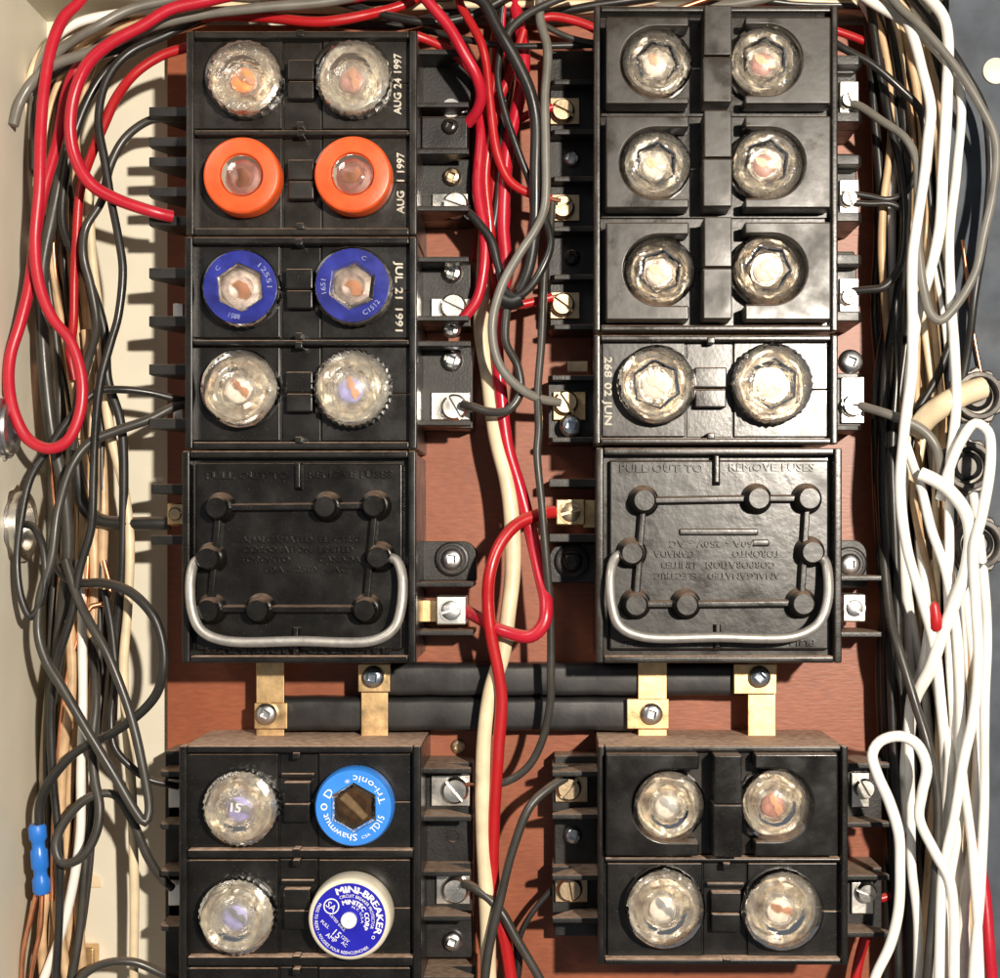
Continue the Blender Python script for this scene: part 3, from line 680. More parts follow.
def colour_fuse(label, px, py, ring, r, body, hexa, rot, tr=None, core='pink', win='window'):
    t, X, Y, z = fuse_root(label, px, py)
    k = r/38.
    if body == 'solid':
        build('body', MB().lathe(X, Y, [(a*k, h) for a, h in [(31, -1), (37, 1), (38.4, 4), (38, 18), (37.2, 20.8), (35.6, 22.2), (34, 22.6), (22.6, 23), (21.4, 22.2), (20.8, 20), (20.5, 16), (.5, 15)]], 56, cap=False, z0=z), ring, t, smooth=24)
        zin = 15.4
    else:
        build('glass_body', MB().lathe(X, Y, [(a*k, h) for a, h in [(30, -1), (37, 1), (38.6, 4), (38.6, 15), (37.5, 19)]]+[(36.5*k, 21.0), (.5, 21.0)], 64, lambda a, j: teeth(30, .03)(a, j) if j in (1, 2, 3) else 1, z0=z), 'glass', t, smooth=28)
        build('metal_cup', MB().lathe(X, Y, [(a*k, h) for a, h in [(35, 2), (34, 10), (28, 14), (22, 13), (.5, 13.5)]], 48, teeth(9, .03), z0=z, cap=False), 'cup', t)
        build('colour_ring', MB().ringplate(X, Y, lambda a: 36.6*k, lambda a: hexr(a+rot, 24.5*k) if hexa else 20*k, z+21.2, z+23, 60), ring, t, bevel=.4)
        zin = 14.5
    build('core', MB().lathe(X, Y, [(18.5*k, zin), (18.5*k, zin+1), (12*k, zin+2.2), (11*k, zin+1.6), (.6, zin+1.6)], 32, z0=z), core, t)
    b = MB(); c_, s_ = math.cos(rot+.6), math.sin(rot+.6); q = lambda u, v: (X+u*c_-v*s_, Y+u*s_+v*c_)
    b.prism([q(-8, -3), q(1, -7), q(9, -4), q(12, 3), q(5, 8), q(-1, 3), q(-9, 5)] if core != 'brown' else [q(-16*k, -4.5), q(16*k, -3), q(16*k, 3), q(-16*k, 4.5)], z+zin+2.3, z+zin+3.6); build('fuse_strip', b, 'element' if core != 'brown' else 'mica', t)
    if hexa:
        build('window', MB().lathe(X, Y, [(23.9*k, 19.5), (23.9*k, 23.6), (20.5*k, 27), (11*k, 28.6), (1, 29)], 60, lambda a, j: hexr(a+rot, 1)*1.0, z0=z), win, t, smooth=28)
    else:
        build('window', MB().lathe(X, Y, [(20*k, 19), (20*k, 22.5), (17*k, 25.5), (11*k, 27.6), (5*k, 28.6), (1, 28.8)], 40, z0=z), win, t)
    return t, X, Y, z
# left column
glass_fuse('clear fluted glass fuse with orange core, top left of left column', 244, 77, 37.5, 'glassr', 'amber', 22, rot=.3)
glass_fuse('frosted clear glass fuse with pinkish centre, beside the topmost date stamp', 353, 77, 37.5, 'glassf', 'pink', 26, rot=1.1)
colour_fuse('orange plastic fuse with round window, left of the orange pair', 242, 176, 'orange', 38, 'solid', False, .8)
colour_fuse('orange plastic fuse with round window, right of the pair beside a date stamp', 353, 175, 'orange', 38, 'solid', False, 2.0)
t, X, Y, z = colour_fuse('blue-ringed fuse with hexagonal window, left of the blue pair', 241, 288, 'violet', 37.5, 'glass', True, .25, core='silvery')
b = MB(); text_arc(b, '1588', X, Y, 29, 205, 180, 7, z+23.1, .2); text_arc(b, '12551', X, Y, 29, 35, 95, 7, z+23.1, .2); text_arc(b, 'C', X, Y, 29, -55, -45, 6, z+23.1, .2); build('lettering', b, 'faint', t)
t, X, Y, z = colour_fuse('blue-ringed fuse with hexagonal window, right of the pair beside the JUL stamp', 353, 286, 'violet', 37.5, 'glass', True, 0.05, core='silvery')
b = MB(); text_arc(b, '1651', X, Y, 29, 250, 285, 7, z+23.1, .2); text_arc(b, 'C1512', X, Y, 29, 160, 120, 7, z+23.1, .2, True); text_arc(b, 'C', X, Y, 29, 18, 28, 6, z+23.1, .2); build('lettering', b, 'faint', t)
glass_fuse('clear glass fuse with brassy inside, below the left blue-ringed fuse', 239, 388, 39, 'glass', 'mica', 0, rot=.5)
glass_fuse('ribbed glass fuse with lilac centre, below the right blue-ringed fuse', 352, 388, 38.5, 'glassf', 'lilac', 36, rot=.9)
f15 = glass_fuse('ribbed clear glass fuse directly left of the sky-blue fuse', 240, 808, 38, 'glassr', 'lilac', 34, rot=.2, strip='zinc')
b = MB(); X, Y = U(240, 808, ZP+18.8); text_line(b, '15', X-4, Y-2, 13, ZP+26.6, .4, 5); text_line(b, '15', X-3.4, Y-2, 13, ZP+26.5, .4, 5); build('amp_mark', b, 'white', f15)
t, X, Y, z = colour_fuse('sky-blue labelled fuse with hexagonal window and white lettering', 354, 807, 'trionic', 38, 'glass', True, .18, core='brown', win='smoke')
build('label_edge', MB().lathe(X, Y, [(38.9, 3), (39.2, 14), (38.2, 20), (36.8, 22.9), (36.2, 22.9)], 56, z0=z, cap=False), 'trionic', t)
b = MB(); zz = z+23.1
text_arc(b, 'Tri-onic', X, Y, 28.5, 82, -2, 9.5, zz, .2, True); text_arc(b, '*', X, Y, 28, -8, -18, 9, zz, .2, True)
text_arc(b, 'TD15', X, Y, 28.5, 142, 105, 9.5, zz, .2, True); text_arc(b, 'Shawmut', X, Y, 29, 172, 258, 9.5, zz, .2)
text_arc(b, '0', X, Y, 29, 264, 280, 9.5, zz, .2); text_arc(b, 'D', X, Y, 28.5, 290, 310, 11, zz, .2); text_arc(b, 'CSA', X, Y, 30, 165, 147, 4, zz, .2, True)
build('lettering', b, 'white', t)
glass_fuse('ribbed glass fuse with lilac centre, left of the dark blue breaker fuse', 236, 917, 38.5, 'glassf', 'lilac', 34, rot=.4, strip='zinc')
# small breaker that screws in like a fuse
X, Y = U(350, 918, ZP+26); z = ZP+.8
t = thing('plug_fuse', 'white screw-in breaker with dark blue printed face and white button', 'fuse', (X, Y, z), 'plug fuses in the blocks'); t.scale = (.94, .95, .94)
build('body', MB().lathe(X, Y, [(33, -1), (39.5, 1), (40.5, 5), (39.6, 28), (38.2, 31), (36, 32), (.5, 32)], 56, z0=z, cap=False), 'ivory', t, smooth=45)
build('label', MB().lathe(X, Y, [(35, 31.6), (35, 32.6), (.5, 32.7)], 56, z0=z, cap=False), 'navy', t)
build('button', MB().lathe(X, Y, [(7.6, 32), (7.6, 37), (6.6, 38.2), (.5, 38.4)], 32, z0=z, cap=False), 'white', t)
b = MB(); zz = z+32.8
text_arc(b, 'MINI-BREAKER', X, Y, 29.5, -27, 118, 9, zz, .2); text_arc(b, 'MINI-BREAKER', X+.5, Y+.3, 29.3, -26, 118.6, 9, zz+.1, .2); text_arc(b, 'MINITEC CORP', X+.3, Y+.3, 17.3, -23.4, 122.6, 6.2, zz+.1, .2); text_arc(b, 'CIRCUIT BREAKER PROTECTOR', X, Y, 23, -24, 112, 4.2, zz, .2)
text_arc(b, 'MINITEC CORP', X, Y, 17.5, -24, 122, 6.2, zz, .2); text_arc(b, 'N.Y. U.S.A', X, Y, 12.8, 10, 105, 3.2, zz, .2)
text_arc(b, 'PRESS TO RESET - POUSSEZ POUR REENCLENCHER', X, Y, 31.5, 300, 145, 4.2, zz, .2, True)
text_line(b, '15', X-12, Y+13, 9.5, zz, .2, 40); text_line(b, 'AMP', X-17, Y+17, 6, zz, .2, 40); text_line(b, 'PULL', X-23, Y+4, 4.6, zz, .2, 40)
text_line(b, 'LISTED ENCL', X-11, Y+2.5, 3.6, zz, .2, 48); text_line(b, '125V', X-4, Y+18, 4.6, zz, .2, 40); text_line(b, 'AC', X-4.5, Y+23, 4.6, zz, .2, 40)
text_line(b, 'SA', X-17, Y-13, 9, zz, .2, 40); text_arc(b, 'o', X, Y, 29.5, 122, 130, 7, zz, .2)
b.ringplate(X-17, Y-13, lambda a: 7.6, lambda a: 6.5, zz, zz+.2, 28)
build('lettering', b, 'white', t)
# right column
for (px, py, lab, kw) in [
    (657, 62, 'glass fuse behind the topmost right-column cover, left one', dict(gm='glassf', core='mica', hexa=True, cupm='cup2', rot=.5, r=35)),
    (765, 61, 'glass fuse behind the topmost right-column cover, right one', dict(gm='glassf', core='pink', hexa=True, cupm='cup2', rot=.2, r=37)),
    (656, 164, 'glass fuse behind the second right-column cover, left one', dict(gm='glassf', core='mica', hexa=True, cupm='cup2', rot=.1, r=35)),
    (767, 163, 'glass fuse behind the second right-column cover, right one', dict(gm='glassf', core='pink', hexa=True, cupm='cup2', rot=.0, r=37)),
    (660, 271, 'glass fuse behind the third right-column cover, left one', dict(gm='glass', core='mica', hexa=True, cupm='cup2', rot=.0, r=35)),
    (769, 269, 'glass fuse behind the third right-column cover, right one', dict(gm='glass', core='mica', hexa=True, cupm='cup2', rot=.6, r=37)),
    (657, 384, 'large clear glass fuse with copper strip, beside the stamp above right pull-out', dict(gm='glass', core='mica', hexa=True, rot=.3, r=39)),
    (773, 383, 'large brightly lit glass fuse at the right, directly above right pull-out', dict(gm='glassr', core='mica', hexa=True, rot=.1, r=40, ribs=40)),
    (669, 806, 'glass fuse behind the bottom right block\'s cover, left one', dict(gm='glass', core='mica', rot=.4, r=36, strip='zinc')),
    (776, 805, 'glass fuse behind the bottom right block\'s cover, right one', dict(gm='glass', core='pink', rot=.9, r=37)),
    (665, 909, 'clear glass fuse in the lowest right row, left one', dict(gm='glass', core='mica', rot=.5, r=40, strip='zinc')),
    (783, 911, 'clear glass fuse in the lowest right row, right one', dict(gm='glass', core='mica', rot=.05, r=40))]:
    glass_fuse(lab, px, py, **kw)

# ------------------------------------------------------------------ wires
random.seed(11)
def wire(label, m, r, pts, z, group=None, bare=None, name='wire'):
    """pts: 'x,y x,y ...' picture positions; z: one depth or a list spread along the wire"""
    P = [tuple(float(q) for q in p.split(',')) for p in pts.split()]
    zs = z if isinstance(z, (list, tuple)) else [z]
    out = []
    for i, p in enumerate(P):
        t = i/(len(P)-1)*(len(zs)-1); k = min(int(t), len(zs)-2) if len(zs) > 1 else 0
        zz = zs[0] if len(zs) == 1 else zs[k]+(zs[k+1]-zs[k])*(t-k)
        out.append((*U(p[0], p[1], zz), zz))
    Q = smooth_path(out, 4)
    r *= .9; n = len(Q); sd = random.random()*50
    Q = [q+Vector((.35*math.sin(sd+i*.19), .35*math.sin(sd*2+i*.13), .5*math.sin(sd+i*.11))) for i, q in enumerate(Q)]
    b = MB().tube(Q, r, 12, [r*(1+.03*math.sin(sd+i*.23)+.025*math.sin(sd*3+i*.071)) for i in range(n)])
    o = build(name, b, m, org=tuple(Q[0]))
    tag(o, label, 'wire', group)
    if bare:
        for side in bare:
            a, c = (Q[0], Q[3]) if side == 's' else (Q[-1], Q[-4])
            d = (a-c).normalized(); build('bare_copper_end', MB().tube([a-d*2, a+d*9], r*.45, 8), 'copper', o)
    return o
# --- left bundle, front wires
RL = 'red wires on the left side'
wire('red wire making the big hanging loop at the left edge', 'w_red', 6, '96,-30 81,0 64,17 52,44 45,84 41,135 39,185 35,243 40,287 52,318 70,341 82,379 80,414 66,442 49,449 28,440 14,414 9,383 11,355 20,324 29,287 34,250 44,189 57,142 67,94 76,72 100,50 130,36', [70, 95, 110, 112, 112, 118, 118, 105, 90, 70, 60], RL)
wire('thick red wire sweeping from the top and ending at the second left terminal', 'w_red', 6.4, '300,-16 235,-6 199,2 169,10 142,27 111,44 88,64 74,94 70,128 76,159 91,184 115,199 155,213 172,217', [110, 120, 122, 118, 110, 90], RL)
wire('red wire curving down from beside the top left fuse', 'w_red2', 5, '187,48 162,56 135,74 116,98 105,121 91,155 81,189 77,236 74,277 73,327 70,352 74,380', [92, 96, 84, 70, 60, 50], RL)
wire('bright red wire running flat above the left column', 'w_red2', 5.5, '170,22 215,16 265,18 320,22 370,14 410,2 440,-20', [60, 80, 70], RL)
wire('red wire passing left over the top of the left column', 'w_red', 5, '205,12 250,10 300,4 355,-2 400,-14', [70, 90], RL)
BL = 'black wires on the left side'
wire('long black wire snaking down the left bundle beside the bare cream steel', 'w_black', 4.4, '200,18 169,34 128,54 108,78 99,118 105,162 111,202 118,236 123,270 118,317 111,341 101,379 96,424 93,477 91,529 80,570 73,609 59,657 52,700 52,770 60,850 58,940 54,1020', [70, 92, 98, 98, 90, 80, 70], BL)
wire('black wire from the first left terminal curling down into the bundle', 'w_grey', 4.6, '186,119 165,118 148,121 125,138 110,165 101,202 86,229 84,256 91,287 96,327 88,360 78,400 72,450', [70, 74, 80, 84, 70, 50], BL)
wire('pale grey wire arching over the top left corner, blunt end pointing down', 'w_ltgrey', 5.4, '420,-20 330,2 260,8 199,15 150,27 110,45 80,56 52,66 31,84 19,104 13,125', [80, 95, 100, 96, 92, 96], 'grey wires at the top left')
wire('grey wire in the top left corner, second from the blunt-ended one', 'w_ltgrey', 5, '250,-20 180,-2 130,10 95,28 68,44 45,66 32,95', [60, 80, 70], 'grey wires at the top left')
wire('dark grey wire in the top left corner crossing behind the red loop', 'w_grey', 5, '260,4 160,34 110,52 70,66 48,80 36,110 34,170', [40, 60, 50], 'grey wires at the top left')
wire('white wire curving behind the grey wires at the top left', 'w_white', 5, '260,-10 180,8 115,14 75,24 50,44 36,80 30,140', [30, 55, 40], 'white wires at the top left')
wire('cream wire curving round the top left corner beside the steel', 'w_cream', 4.6, '160,12 100,22 62,34 40,54 28,90 25,150 32,200 38,260', [20, 45, 45, 30], 'white wires at the top left')
wire('black wire from the fourth left terminal making a long low loop', 'w_black', 4, '186,400 177,399 150,393 122,390 97,392 77,410 49,449 31,477 21,518 17,563 22,600 31,617 40,604 45,570 41,540 33,526 24,524', [62, 84, 96, 104, 108, 104, 88], BL)
wire('grey-black wire from fourth left terminal to a sharp hairpin by the bottom block', 'w_grey', 5, '186,404 174,407 150,419 115,431 90,442 73,463 59,508 52,557 40,598 38,633 46,660 60,684 87,731 114,774 138,814 145,822 149,812 141,761 128,707 107,653 90,623 78,598 66,560', [62, 84, 96, 104, 108, 112, 112, 104, 96, 84], BL)
wire('thick black feed wire into the lug of the left pull-out', 'w_black', 7.6, '170,523 150,523 120,523 98,519 84,506 78,480 76,440', [46, 50, 50, 40], BL, bare='s')
wire('black wire arching over the lower left and down to the blue connector', 'w_black', 5, '54,556 62,574 80,583 104,583 129,591 153,616 163,645 164,668 158,692 144,710 114,732 77,751 50,781 40,804 39,830', [60, 90, 104, 104, 98, 96, 92], BL)
wire('black wire forming a small round loop left of the bottom block', 'w_grey', 4.8, '172,888 164,881 148,858 131,818 114,794 91,796 67,818 55,845 62,863 81,858 96,834 100,808 95,780 92,745 96,700 92,640 86,580', [60, 76, 84, 92, 96, 88, 70, 20], BL)
wire('black wire into the first terminal of the bottom left block', 'w_black', 4, '178,786 169,784 148,779 128,764 114,747 111,717 116,677 112,630 104,590', [56, 70, 76, 70, 60], BL)
wire('dark wire arching in at the lowest left terminal', 'w_grey', 4.8, '176,977 164,974 134,962 104,964 81,978 66,1010', [60, 80, 84], BL)
wire('grey wire running straight down to the bottom edge at lower left', 'w_grey', 4.6, '84,480 96,560 104,630 101,690 97,740 93,790 86,858 81,918 72,978 64,1030', [16, 30, 60, 66], BL)
wire('stiff dark grey cable down the middle of the left bundle', 'w_grey', 7, '66,150 54,210 42,270 42,320 46,380 52,435 63,483 68,540 64,600 58,660 50,720 52,800 60,880 58,960 60,1020', [50, 64, 66, 50, 20, 10], BL)
wire('black wire down the left bundle, just right of the dark grey cable', 'w_black', 5, '150,40 108,70 84,110 66,170 64,230 84,270 104,330 108,380 120,420 124,480 122,560 116,640 112,720', [50, 60, 60, 40], BL)
WL = 'white wires on the left side'
wire('cream-white wire on the right edge of the left bundle reaching the bottom', 'w_cream', 5.2, '88,190 92,250 98,310 104,380 112,440 124,490 130,540 128,600 124,660 126,720 132,800 134,880 134,978 132,1030', [40, 52, 50, 40], WL)
wire('white wire in the lower left bundle, left of the cream one', 'w_white', 5, '78,560 82,610 82,650 83,720 81,780 80,830 74,880 62,930 44,978 30,1020', [50, 66, 70, 60], WL)
for i, (pts, zz) in enumerate((('86,330 92,390 100,440 104,500 102,560 98,620 94,680 84,760 78,850 80,930 84,1010', 40), ('84,200 90,260 94,330 90,400 96,470 98,540 92,610 84,680 76,760', 36), ('80,440 90,500 94,560 92,630 80,700 70,780 66,860 70,930 80,1000', 40), ('70,620 72,680 64,750 60,820 56,900 64,960 72,1010', 56), ('46,893 42,930 44,978 48,1020', 56))):
    wire(('aged tan wire at mid height along the left bundle\'s right side', 'long cream wire in the left bundle running from beside the red loop', 'tan wire in the left bundle reaching the bottom right of the white one', 'tan wire beside the blue connector at lower left', 'short tan wire leaving the bottom of the blue connector')[i], 'w_tan' if i != 1 else 'w_cream', 5.4, pts, zz, 'tan wires in the left bundle')
wire('bare copper ground wire rising through the lower left bundle', 'w_copper', 2.6, '104,560 110,590 104,604 92,606 74,650 62,720 56,790 54,850 52,900', [44, 56, 60], 'bare copper wires')
wire('bare copper wire below the blue connector, left one', 'w_copper', 2.6, '36,894 30,920 24,950 22,985 22,1020', 70, 'bare copper wires')
wire('bare copper wire below the blue connector, right one', 'w_copper', 2.6, '42,894 40,930 34,960 30,990 30,1020', 66, 'bare copper wires')
# blue crimp connector
P0 = U(37, 824, 92); P1 = U(42, 893, 86)
bc = thing('butt_connector', 'blue crimp connector joining wires at the lower left', 'connector', (*P0, 92))
A, B = Vector((*P0, 92)), Vector((*P1, 86))
prof = [(0, 6.6), (.04, 8.2), (.2, 8.2), (.25, 6.2), (.34, 6.0), (.38, 8.0), (.62, 8.0), (.66, 6.2), (.74, 6.2), (.8, 8.2), (.96, 8.2), (1, 6.6)]
build('sleeve', MB().tube([A.lerp(B, t) for t, _ in prof], 8, 20, [q for _, q in prof]), 'w_blue', bc, smooth=50)
# filler wires
def bundle(center, n, spread, zr, cols, label, group, rr=(3.6, 5.4), edge=0):
    cp = [tuple(float(q) for q in p.split(',')) for p in center.split()]
    for i in range(n):
        off = -spread+2*spread*(i+random.random()*.6)/n; ph = random.random()*6; am = random.uniform(3, 9); z_ = random.uniform(*zr)
        pts = ' '.join('%.1f,%.1f' % (x+off*(.75+.25*math.sin(ph+k*.7))+am*math.sin(ph+k*1.15), y+random.uniform(-6, 6)) for k, (x, y) in enumerate(cp))
        m, nm = random.choice(cols)
        wire('%s %s' % (nm, label), m, random.uniform(*rr), pts, [z_, z_+random.uniform(-12, 12), z_+random.uniform(-12, 12), z_], '%s in the %s' % (nm+'s', group))
bundle('150,18 95,44 60,95 54,160 56,250 68,330 80,430 84,530 78,650 68,760 64,870 58,978 56,1030', 26, 28, (-4, 44),
       [('w_tan', 'faded tan wire'), ('w_cream', 'dull cream wire'), ('w_tan', 'faded tan wire'), ('w_grey', 'dusty grey wire'), ('w_black', 'thin black wire'), ('w_copper', 'bare copper wire')],
       'buried deep in the left wire bundle', 'depth of the left bundle', (2.4, 4.6))
# --- across the top
wire('white wire crossing the top edge between the columns', 'w_white', 5, '395,8 440,2 480,6 530,10 600,-6 650,-14', [20, 30], 'wires across the top')
wire('cream cable across the very top, above the right column', 'w_cream', 7, '520,12 580,10 640,2 720,0 800,4 860,10 890,24', [20, 30, 20], 'wires across the top')
wire('black wire crossing between columns just below the top edge', 'w_black', 3.6, '424,30 466,40 503,46 545,46 589,45 602,45', [60, 70, 60], 'wires across the top')
wire('grey wire arching at the top toward the right column', 'w_grey', 4, '506,40 510,30 523,17 547,4 585,-10', [80, 90], 'wires across the top')
wire('red wire arching into the top of the right column', 'w_red2', 5, '536,20 550,17 572,20 592,27 610,40', [60, 60], 'wires across the top')
wire('thin grey wire slanting down to the right column near the top', 'w_grey', 3.2, '530,14 547,27 565,36 582,41 600,44', [70, 70], 'wires across the top')
wire('black wire draped across the top edge of the left column', 'w_black', 4.6, '240,-14 320,-2 390,16 430,22 470,16 520,-10', [60, 80, 60], 'wires across the top')
wire('thick black wire crossing the top just behind the red wires', 'w_black', 5.4, '330,24 400,26 450,14 500,8 560,2 640,-12', [36, 46, 36], 'wires across the top')
wire('thin red wire peeping over the middle of the right column', 'w_red2', 4.4, '640,14 690,6 740,8 800,20 850,36 880,46 912,38', [20, 30, 40], 'wires across the top')
wire('orange copper-coloured wire above the right column covers', 'w_copper', 3, '632,18 650,8 664,12 700,2 730,-10', [60, 70], 'wires across the top')
wire('pale grey wire sagging over the top right of the covers', 'w_ltgrey', 5, '560,-12 640,4 700,8 750,2 800,-12', [30, 50], 'wires across the top')
# --- centre
RC = 'red wires between the two columns'
wire('bright red wire hooking down into the topmost centre terminal', 'w_red', 6.2, '400,-30 427,0 449,27 464,54 476,76 481,96 477,112 468,124', [110, 106, 100, 84, 66], RC)
wire('red stub leaving the top left fuse block to the right', 'w_red2', 5, '416,36 424,39 440,46 454,54 470,70 482,92 486,130', [80, 74, 50], RC)
wire('red wire crossing rightwards to the second centre terminal', 'w_red2', 4.8, '456,-10 461,7 472,26 481,44 486,64 490,98 498,157 510,182 530,194 552,199', [70, 74, 70, 66], RC, bare='e')
wire('thick red wire straight down the centre from the top edge', 'w_red', 7, '508,-30 514,0 522,40 523,74 516,115 508,147 504,190 503,225 506,270 500,310 497,345 501,392 508,448 518,484 530,528 541,577 546,604 543,624 530,636 503,631 482,620 466,611', [40, 50, 52, 52, 54, 56, 60, 94, 92, 48], RC)
wire('red wire on the left of the centre bundle reaching the third terminal', 'w_red', 6, '484,70 480,110 481,135 478,190 484,232 484,265 477,300 464,318', [46, 60, 66, 62], RC)
wire('dark red wire in the middle of the centre bundle', 'w_red2', 5.4, '500,30 496,70 490,120 494,170 492,220 494,270 497,300', [36, 44, 40], RC)
wire('red wire slanting across the upper centre bundle', 'w_red2', 5, '524,30 512,70 500,98 492,130 486,175 490,225 492,262', [54, 58, 50], RC)
wire('short red wire entering the topmost terminal of the right column', 'w_red2', 4.4, '516,122 530,114 545,110 553,107', [50, 50], RC, bare='e')
wire('short red wire entering the third terminal of the right column', 'w_red2', 4.6, '500,306 518,305 536,301 552,297', [56, 50], RC, bare='e')
wire('red wire arching from right pull-out lug down to the bottom edge', 'w_red2', 6.6, '558,512 548,512 537,515 518,523 501,543 491,570 488,600 491,636 498,670 502,699 498,751 494,816 494,887 507,952 516,1010', [48, 66, 84, 84, 74, 64, 60], RC)
wire('cream wire hanging the length of the centre gap', 'w_cream', 8.4, '488,180 486,230 483,294 481,330 488,377 497,440 506,479 512,521 513,570 508,612 502,655 491,692 484,741 483,822 486,887 489,978 490,1030', [30, 46, 60, 66, 66, 64], 'cream wires between the columns')
wire('cream wire glimpsed high in the centre bundle', 'w_cream', 6, '500,14 494,60 500,110 496,150 488,200 486,240', [24, 24], 'cream wires between the columns')
BC = 'black wires between the two columns'
wire('thick black wire descending from the top edge along the right of the centre bundle', 'w_black', 6.4, '440,-22 465,-6 483,2 498,29 515,59 530,93 536,123 536,172 534,233 528,270 518,292 508,302', [90, 92, 84, 76, 66], BC)
wire('grey wire looping down from the top to the right single-row block', 'w_ltgrey', 4.8, '541,-14 540,20 547,49 545,98 546,147 544,209 536,229 518,257 501,289 492,326 498,362 515,384 537,398 560,403', [80, 86, 88, 96, 96, 70], BC)
wire('thin black wire threading diagonally through the upper centre bundle', 'w_black', 3.8, '512,20 503,40 499,60 498,79 506,115 520,157 530,184 534,215', [72, 76, 66], BC)
wire('black wire leaving the second left-column terminal in a deep loop', 'w_black', 4.4, '462,208 470,214 481,226 491,240 499,269 508,294 516,297 528,290 542,269 550,245 546,222 540,205', [66, 72, 76, 80, 72], BC)
wire('brownish-grey wire bending back to the fourth left-column terminal', 'w_grey', 4.6, '508,302 506,316 506,343 518,367 520,394 506,411 486,411 471,406 462,404', [68, 76, 80, 66], BC)
wire('thin black wire hanging from mid centre to the lower left block terminal', 'w_grey', 4.2, '552,200 550,232 545,269 541,343 538,392 539,429 537,455 542,509 547,563 550,612 551,676 551,699 543,738 527,767 504,782 476,784', [60, 72, 84, 92, 80, 70, 62], BC, bare='e')
wire('grey wire from lower right block terminal down to the bottom edge', 'w_grey', 5, '566,778 551,787 530,806 514,845 501,897 488,952 482,1010', [60, 76, 80, 76], BC)
wire('dark grey wire from lower left terminal slanting to the bottom edge', 'w_grey', 5, '464,884 471,886 497,907 517,940 540,978 560,1020', [62, 74, 70], BC)
wire('black wire low in the centre gap, partly behind the grey ones', 'w_black', 4.6, '500,912 512,930 518,955 512,1010', [50, 54], BC)
wire('thin dark wire slanting in shadow below the lower right terminal', 'w_black', 3.2, '552,890 536,908 522,930 514,960', [36, 36], BC)
pt = [U(x, y, 74) for x, y in ((500, 297), (510, 301), (520, 297))]
o = build('wire_tape', MB().tube(smooth_path([(a, b_, 72) for a, b_ in pt], 3), 9, 14), 'dark'); tag(o, 'wrap of black tape where centre wires meet', 'tape')
# --- right bundle
WR = 'white wires on the right side'
wire('white wire from the top edge, left of the three big right-hand arcs', 'w_white', 5.6, '870,-24 887,-2 904,17 914,42 921,67 931,108 928,140 925,169 918,219 913,262 912,327 912,372 904,435 900,487 907,546 921,598 935,650 942,710 946,790 946,880 948,1010', [70, 96, 104, 108, 108, 100, 84, 50], WR)
wire('white wire from the top edge, middle of the three big right-hand arcs', 'w_white', 5.8, '905,-24 928,-2 943,17 948,40 947,101 943,169 940,229 928,277 918,310 912,360 906,430 902,520 908,620 914,700', [80, 100, 104, 96, 60, 30], WR)
wire('faded white wire, rightmost of the three big right-hand arcs', 'w_white', 5.2, '846,-16 871,2 911,27 948,64 960,94 957,169 949,236 951,300 955,350 956,407 950,470 949,563 950,654 954,720 958,800 956,890 956,1010', [70, 90, 96, 96, 90, 84, 50], WR)
wire('white wire with a tall narrow loop near the right edge', 'w_white', 5.4, '940,500 950,466 960,442 975,423 988,431 991,460 982,515 974,548 976,598 978,657 973,717 964,761 954,818 944,865 940,930 938,1010', [90, 112, 120, 116, 112, 108], WR)
wire('fat white wire end sloping down right, beneath the tall narrow loop', 'w_white', 7, '920,474 934,480 950,491 966,512 971,535 966,570 956,598 942,636 930,670 914,700 908,740 906,800 910,900 912,1010', [100, 112, 108, 90, 60, 40], WR)
wire('white wire slanting down through the middle of the right bundle', 'w_white', 5.2, '905,440 914,466 922,490 931,529 945,570 956,626 960,690 962,767 968,818 974,868 978,930 980,1010', [84, 92, 98, 100], WR)
wire('front white wire bent in a hairpin beside the lower right block', 'w_white', 5.6, '866,1010 876,976 890,945 898,911 900,870 899,834 889,801 877,774 872,754 880,741 900,736 917,744 927,767 922,794 919,818 934,851 949,878 954,911 954,978 954,1030', [110, 122, 128, 128, 118, 112], WR)
for lab, pts, zs in (('white wire right behind the front hairpin, innermost of the lower right bundle', '936,560 930,620 922,668 911,700 909,751 911,818 912,868 917,918 918,1010', [50, 80, 80]),
    ('white wire passing just right of the front hairpin top', '920,540 926,600 939,700 949,751 947,801 944,851 941,920 939,1010', [50, 92, 92]),
    ('white wire bowing slightly right in the middle of the lower right bundle', '944,540 950,620 956,700 961,767 958,830 950,880 944,940 946,1010', [50, 86, 86]),
    ('outermost white wire hugging the right edge at lower right', '962,440 980,540 987,640 985,700 984,751 984,818 981,885 974,960 972,1020', [50, 96, 100, 100]),
    ('white wire second from the right edge at lower right', '952,520 966,600 978,720 976,790 970,860 962,930 960,1020', [50, 74, 74]),
    ('white wire deep behind the others at lower right', '950,460 960,560 966,620 972,690 966,760 960,830 964,900 968,1010', [40, 62, 66])):
    wire(lab, 'w_white', 5.2, pts, zs, 'parallel white wires at lower right')
GR = 'grey wires on the right side'
wire('grey wire making the wide U-shaped loop at upper right', 'w_ltgrey', 4.6, '848,104 858,106 881,121 905,138 916,158 918,190 918,236 924,290 932,316 940,321 955,307 975,273 984,236 994,190 995,140 980,106 956,68 921,27 900,8 880,-16', [62, 90, 108, 112, 116, 112, 92], GR)
wire('grey wire from single-row block terminal bending down into right bundle', 'w_ltgrey', 5, '856,404 866,407 896,417 922,430 935,446 939,466 940,500', [64, 84, 86, 80], GR)
wire('dark grey wire slanting down the lower right bundle', 'w_grey', 5.2, '878,470 884,560 891,620 899,650 914,700 927,741 936,784 937,838 934,900 927,978 924,1020', [40, 80, 104, 106, 96], GR)
BR = 'black wires on the right side'
